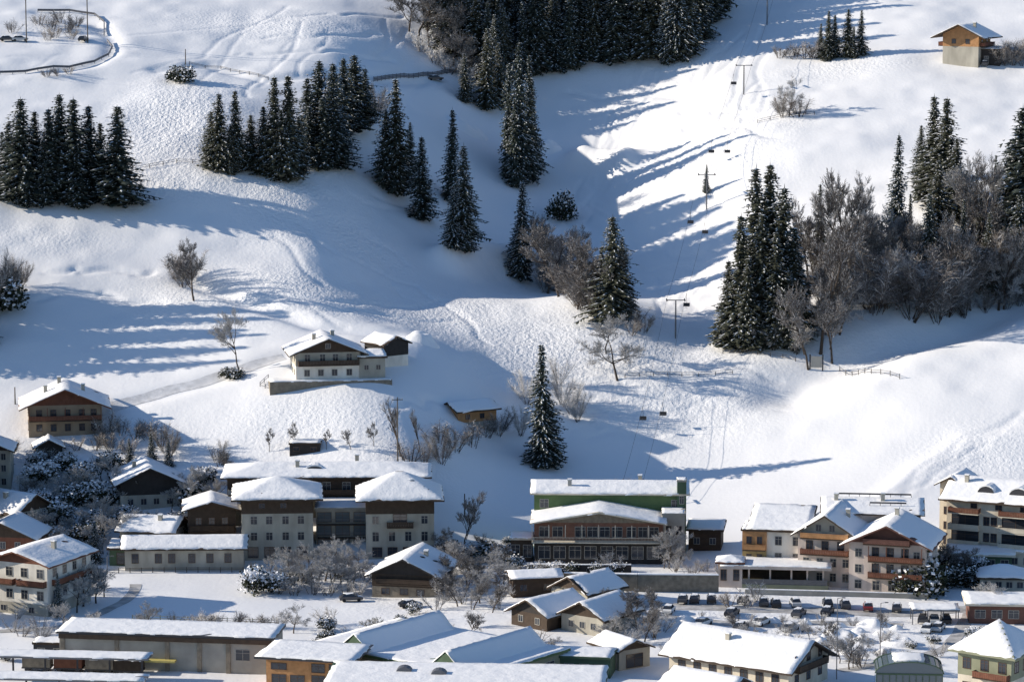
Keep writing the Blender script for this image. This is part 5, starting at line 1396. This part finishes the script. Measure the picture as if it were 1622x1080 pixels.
for s in (-1, 1): MB().box(s * 1.45 - .16, -.15, -.8, s * 1.45 + .16, .15, 3.6).build('post', M['dmetal'], bd)
# snow heaps pushed together in the car park
def heap(u, v, w, h, label, seed):
    p = at(u, v)
    r = random.Random(seed)
    n = 18; vs = []; fs = []
    for j in range(n + 1):
        for i in range(n + 1):
            x, y = (i / n - .5) * 2, (j / n - .5) * 2
            rr = math.hypot(x, y)
            z = h * max(0, 1 - rr**2) * (0.6 + .9 * float(vnoise(np.array(x * 2.2 + seed), np.array(y * 2.2 + 3), 5)))
            q = on(p.x + x * w, p.y + y * w * .7)
            vs.append((x * w, y * w * .7, z - .12 + q.z - p.z))
    for j in range(n):
        for i in range(n):
            a_ = j * (n + 1) + i; fs.append((a_, a_ + 1, a_ + n + 2, a_ + n + 1))
    o = MB().add(vs, fs).build('snow_heap', M['snow'], None, p, 0, smooth=True)
    tag(o, label, 'snow heap', 'heaps of cleared snow')
for i, (u, v, w, h, t) in enumerate([(1085, 990, 3.5, 1.5, 'shovelled snow heap at the left of the car park'), (1330, 1010, 4, 1.6, 'broad snow heap in the middle of the snowy yard'), (1385, 990, 3.5, 1.3, 'snow heap between car rows and carport'), (1230, 1016, 3, 1.3, 'snow heap behind the huge snow roof'), (1425, 1020, 3.5, 1.4, 'snow heap in front of the carport'), (1365, 1016, 3, 1.1, 'smaller snow heap beside the broad one'), (740, 205, 6, 2.0, 'broken snow mound in the shaded bowl by the forest tip'), (868, 236, 4, 2.2, 'rounded snow mound right of the tall dark group'), (670, 540, 4, 2.0, 'pointed snow mound right of the dark barn on the slope')]):
    heap(u, v, w, h, t, i)
# road and paths
strip('road', [(860, 950), (960, 954), (1080, 960), (1200, 965), (1330, 968), (1440, 972), (1560, 962), (1660, 955)], 2.4, M['slush'])
strip('track', [(150, 655), (230, 630), (320, 606), (400, 580), (450, 566)], 1.7, mat('trodden_snow', (0.66, 0.655, 0.66), .8, .15, .6, .5, 2.0), .06)
# spruces standing just outside the left edge; their shadow falls across the lower left slope
row(spruce, [(-35, 470, 290), (-60, 490, 300), (-80, 520, 320), (-110, 540, 340), (-40, 520, 350), (-140, 500, 300), (-75, 470, 280), (-25, 545, 420), (-150, 560, 350)], 'dark spruce just beyond the left edge of the picture', 'spruces beyond the left edge', 'dark')

# unseen spruces added beyond the left edge to shade the lower village gardens
row(spruce, [(-45, 730, 560), (-70, 780, 600), (-55, 820, 650), (-95, 760, 560), (-110, 830, 620), (-90, 870, 690), (-130, 800, 600), (-60, 870, 700)], 'tall added shade spruce, unseen beyond the left edge', 'added shade spruces beyond the left edge', 'dark')
row(spruce, [(-30, 745, 600, 1.5), (-42, 790, 640, 1.5), (-38, 835, 680, 1.5), (-48, 880, 720, 1.5), (-75, 985, 850, 1.4), (-95, 975, 840, 1.4), (-120, 985, 850, 1.4)], 'broad added shade spruce, unseen close beyond the left edge', 'broad added shade spruces beyond the left edge', 'mid')  # broader unseen ones added to close shade gaps and lengthen the meadow shadow

# more frosted growth in the gardens
row(bare, [(85, 800, 745, 1.3), (135, 785, 735, 1.3), (205, 800, 750, 1.3), (250, 850, 805, 1.4), (190, 860, 800, 1.3), (120, 850, 795, 1.4), (75, 850, 800, 1.3), (340, 805, 750, 1.3), (160, 760, 715, 1.3), (100, 870, 825, 1.3), (215, 845, 800, 1.3), (45, 790, 745, 1.3)],
    'whitened garden tree between the left houses', 'whitened garden trees', 'frosty')
row(bare, [(112, 955, 885, 1.3), (132, 960, 880, 1.4), (152, 955, 885, 1.3), (165, 945, 890, 1.3), (122, 970, 905, 1.3)], 'frosted tree at the side wall of the white apartment house', 'trees at the apartment house', 'frosty')
row(bare, [(452, 935, 882, 1.4), (472, 938, 890, 1.4), (498, 935, 885, 1.4), (528, 938, 880, 1.4), (552, 938, 892, 1.4), (535, 910, 858, 1.3), (572, 915, 870, 1.3)], 'pale frosted tree in the front row before the grey hotel', 'front frosted trees before the grey hotel', 'frosty')
row(shrub, [(440, 940, 915, 1.6), (465, 942, 915, 1.6), (495, 942, 915, 1.7), (520, 942, 914, 1.7), (548, 942, 915, 1.6), (566, 944, 918, 1.6)], 'frosted shrub in the hedge before the grey hotel', 'hedge shrubs before the grey hotel', 'frosty')
row(bare, [(706, 905, 850, 1.3), (728, 900, 850, 1.4), (752, 905, 860, 1.3), (775, 915, 865, 1.4), (798, 925, 880, 1.3), (812, 935, 890, 1.3), (760, 955, 900, 1.4), (735, 945, 890, 1.4), (700, 940, 895, 1.3)], 'frosted tree between barn and green hotel', 'frosted trees between barn and green hotel', 'frosty')
row(bush, [(745, 880, 855, 1.5), (770, 885, 858, 1.6), (795, 888, 862, 1.5), (815, 900, 878, 1.4), (720, 880, 855, 1.4), (850, 905, 888, 1.6), (880, 905, 888, 1.6), (910, 906, 889, 1.6), (945, 906, 890, 1.6), (975, 906, 889, 1.5)], 'dark clipped bush along the front of the green hotel', 'bushes along the green hotel')
row(bare, [(1060, 900, 825, 1.1), (1075, 898, 835, 1.1), (1052, 900, 850, 1.2)], 'frosted tree at the right corner of the green hotel', 'trees at the corner of the green hotel', 'frosty')
row(shrub, [(985, 783, 758, 1.5), (1005, 782, 756, 1.5), (1025, 782, 757, 1.5), (965, 785, 764, 1.5)], 'snowy shrub on the slope above the green hotel roof', 'shrubs above the green hotel', 'frosty')
row(shrub, [(1000, 985, 950, 1.5), (1018, 1000, 962, 1.5), (975, 985, 955, 1.5), (1035, 1010, 975, 1.5), (995, 1020, 990, 1.4), (1050, 1000, 970, 1.3)], 'grey shrub by the car park behind the small roofs', 'shrubs by the car park', 'frosty')
row(shrub, [(1110, 978, 966, 1.4), (1190, 983, 970, 1.4), (1240, 985, 972, 1.4), (1300, 985, 970, 1.4), (1350, 990, 974, 1.4), (1400, 985, 970, 1.5), (1310, 1040, 1015, 1.5), (1350, 1048, 1018, 1.5), (1290, 1005, 992, 1.4), (1410, 1020, 1003, 1.4)], 'small shrub poking out of the car park snow', 'shrubs in the car park', 'frosty')
for i, (u, v, w) in enumerate([(1070, 1000, 1.6), (1100, 985, 1.4), (1140, 1004, 1.8), (1160, 1010, 1.4), (1225, 984, 1.6), (1245, 1010, 1.8), (1275, 988, 1.5), (1300, 1016, 1.8), (1330, 992, 1.5), (1360, 1000, 1.6), (1395, 1004, 1.5), (1420, 996, 1.4), (1345, 1034, 2.0), (1400, 1034, 1.8)]):
    heap(u, v, w, .9, f'low lump of snow in the car park, {NTH[i]} of the low lumps', 20 + i)

strip('lane', [(-20, 1000), (90, 993), (160, 970), (205, 946), (215, 925)], 1.1, M['slush'], .05)
strip('yard', [(1030, 975), (1120, 984), (1230, 990), (1330, 986), (1430, 990)], 1.6, M['slush'], .045)
strip('forecourt', [(700, 905), (800, 912), (960, 916), (1130, 918)], 1.0, M['slush'], .05)
strip('driveway', [(1540, 965), (1520, 1000), (1490, 1030), (1400, 1050), (1330, 1062)], 1.3, M['slush'], .05)

# frosted growth filling the yards of the valley floor
def free(p, m=0.0):
    for fx, fy, hw, dd, rz in FOOT:
        lx, ly = rot2(p.x - fx, p.y - fy, -rz)
        if abs(lx) < hw + m and -1.5 - m < ly < dd + m: return False
    return True
vr = random.Random(17)
n = 0
tries = 0
while n < 150 and tries < 4000:
    tries += 1
    u, v = vr.uniform(10, 1615), vr.uniform(700, 1072)
    if v < 905 and not (u < 370 or (690 < u < 835 and v > 840) or (520 < u < 580 and v > 880) or (u > 1480 and v > 880)): continue
    if 165 < u < 400 and 905 < v < 985: continue
    if 400 < u < 640 and 945 < v < 985: continue
    if u > 1035 and 938 < v < 1012 and vr.random() < .85: continue
    if 160 < u < 330 and v < 760: continue
    p = at(u, v)
    if not free(p, .4): continue
    n += 1
    c = vr.random()
    hp = vr.uniform(18, 34)
    place = 'the left village gardens' if v < 900 and u < 400 else ('the yards left of the dark barn' if u < 640 else ('the yards between barn and car park' if u < 1050 else 'the yards at the lower right'))
    if c < .45: shrub(u, v, v - hp * .9, 'frosty', f'frosted shrub crowding {place}', f'frosted shrubs in {place}', vr.uniform(1.2, 1.8))
    elif c < .62: shrub(u, v, v - hp, 'brown', f'brown bare shrub crowding {place}', f'brown shrubs in {place}', vr.uniform(1.2, 1.7))
    elif c < .86: bare(u, v, v - hp * 1.7, 'frosty' if vr.random() < .7 else 'brown', f'small bare tree crowding {place}', f'small bare trees in {place}', vr.uniform(1.0, 1.4))
    else: bush(u, v, v - hp * .7, f'small snowy evergreen bush in {place}', f'small bushes in {place}', vr.uniform(1.0, 1.5))
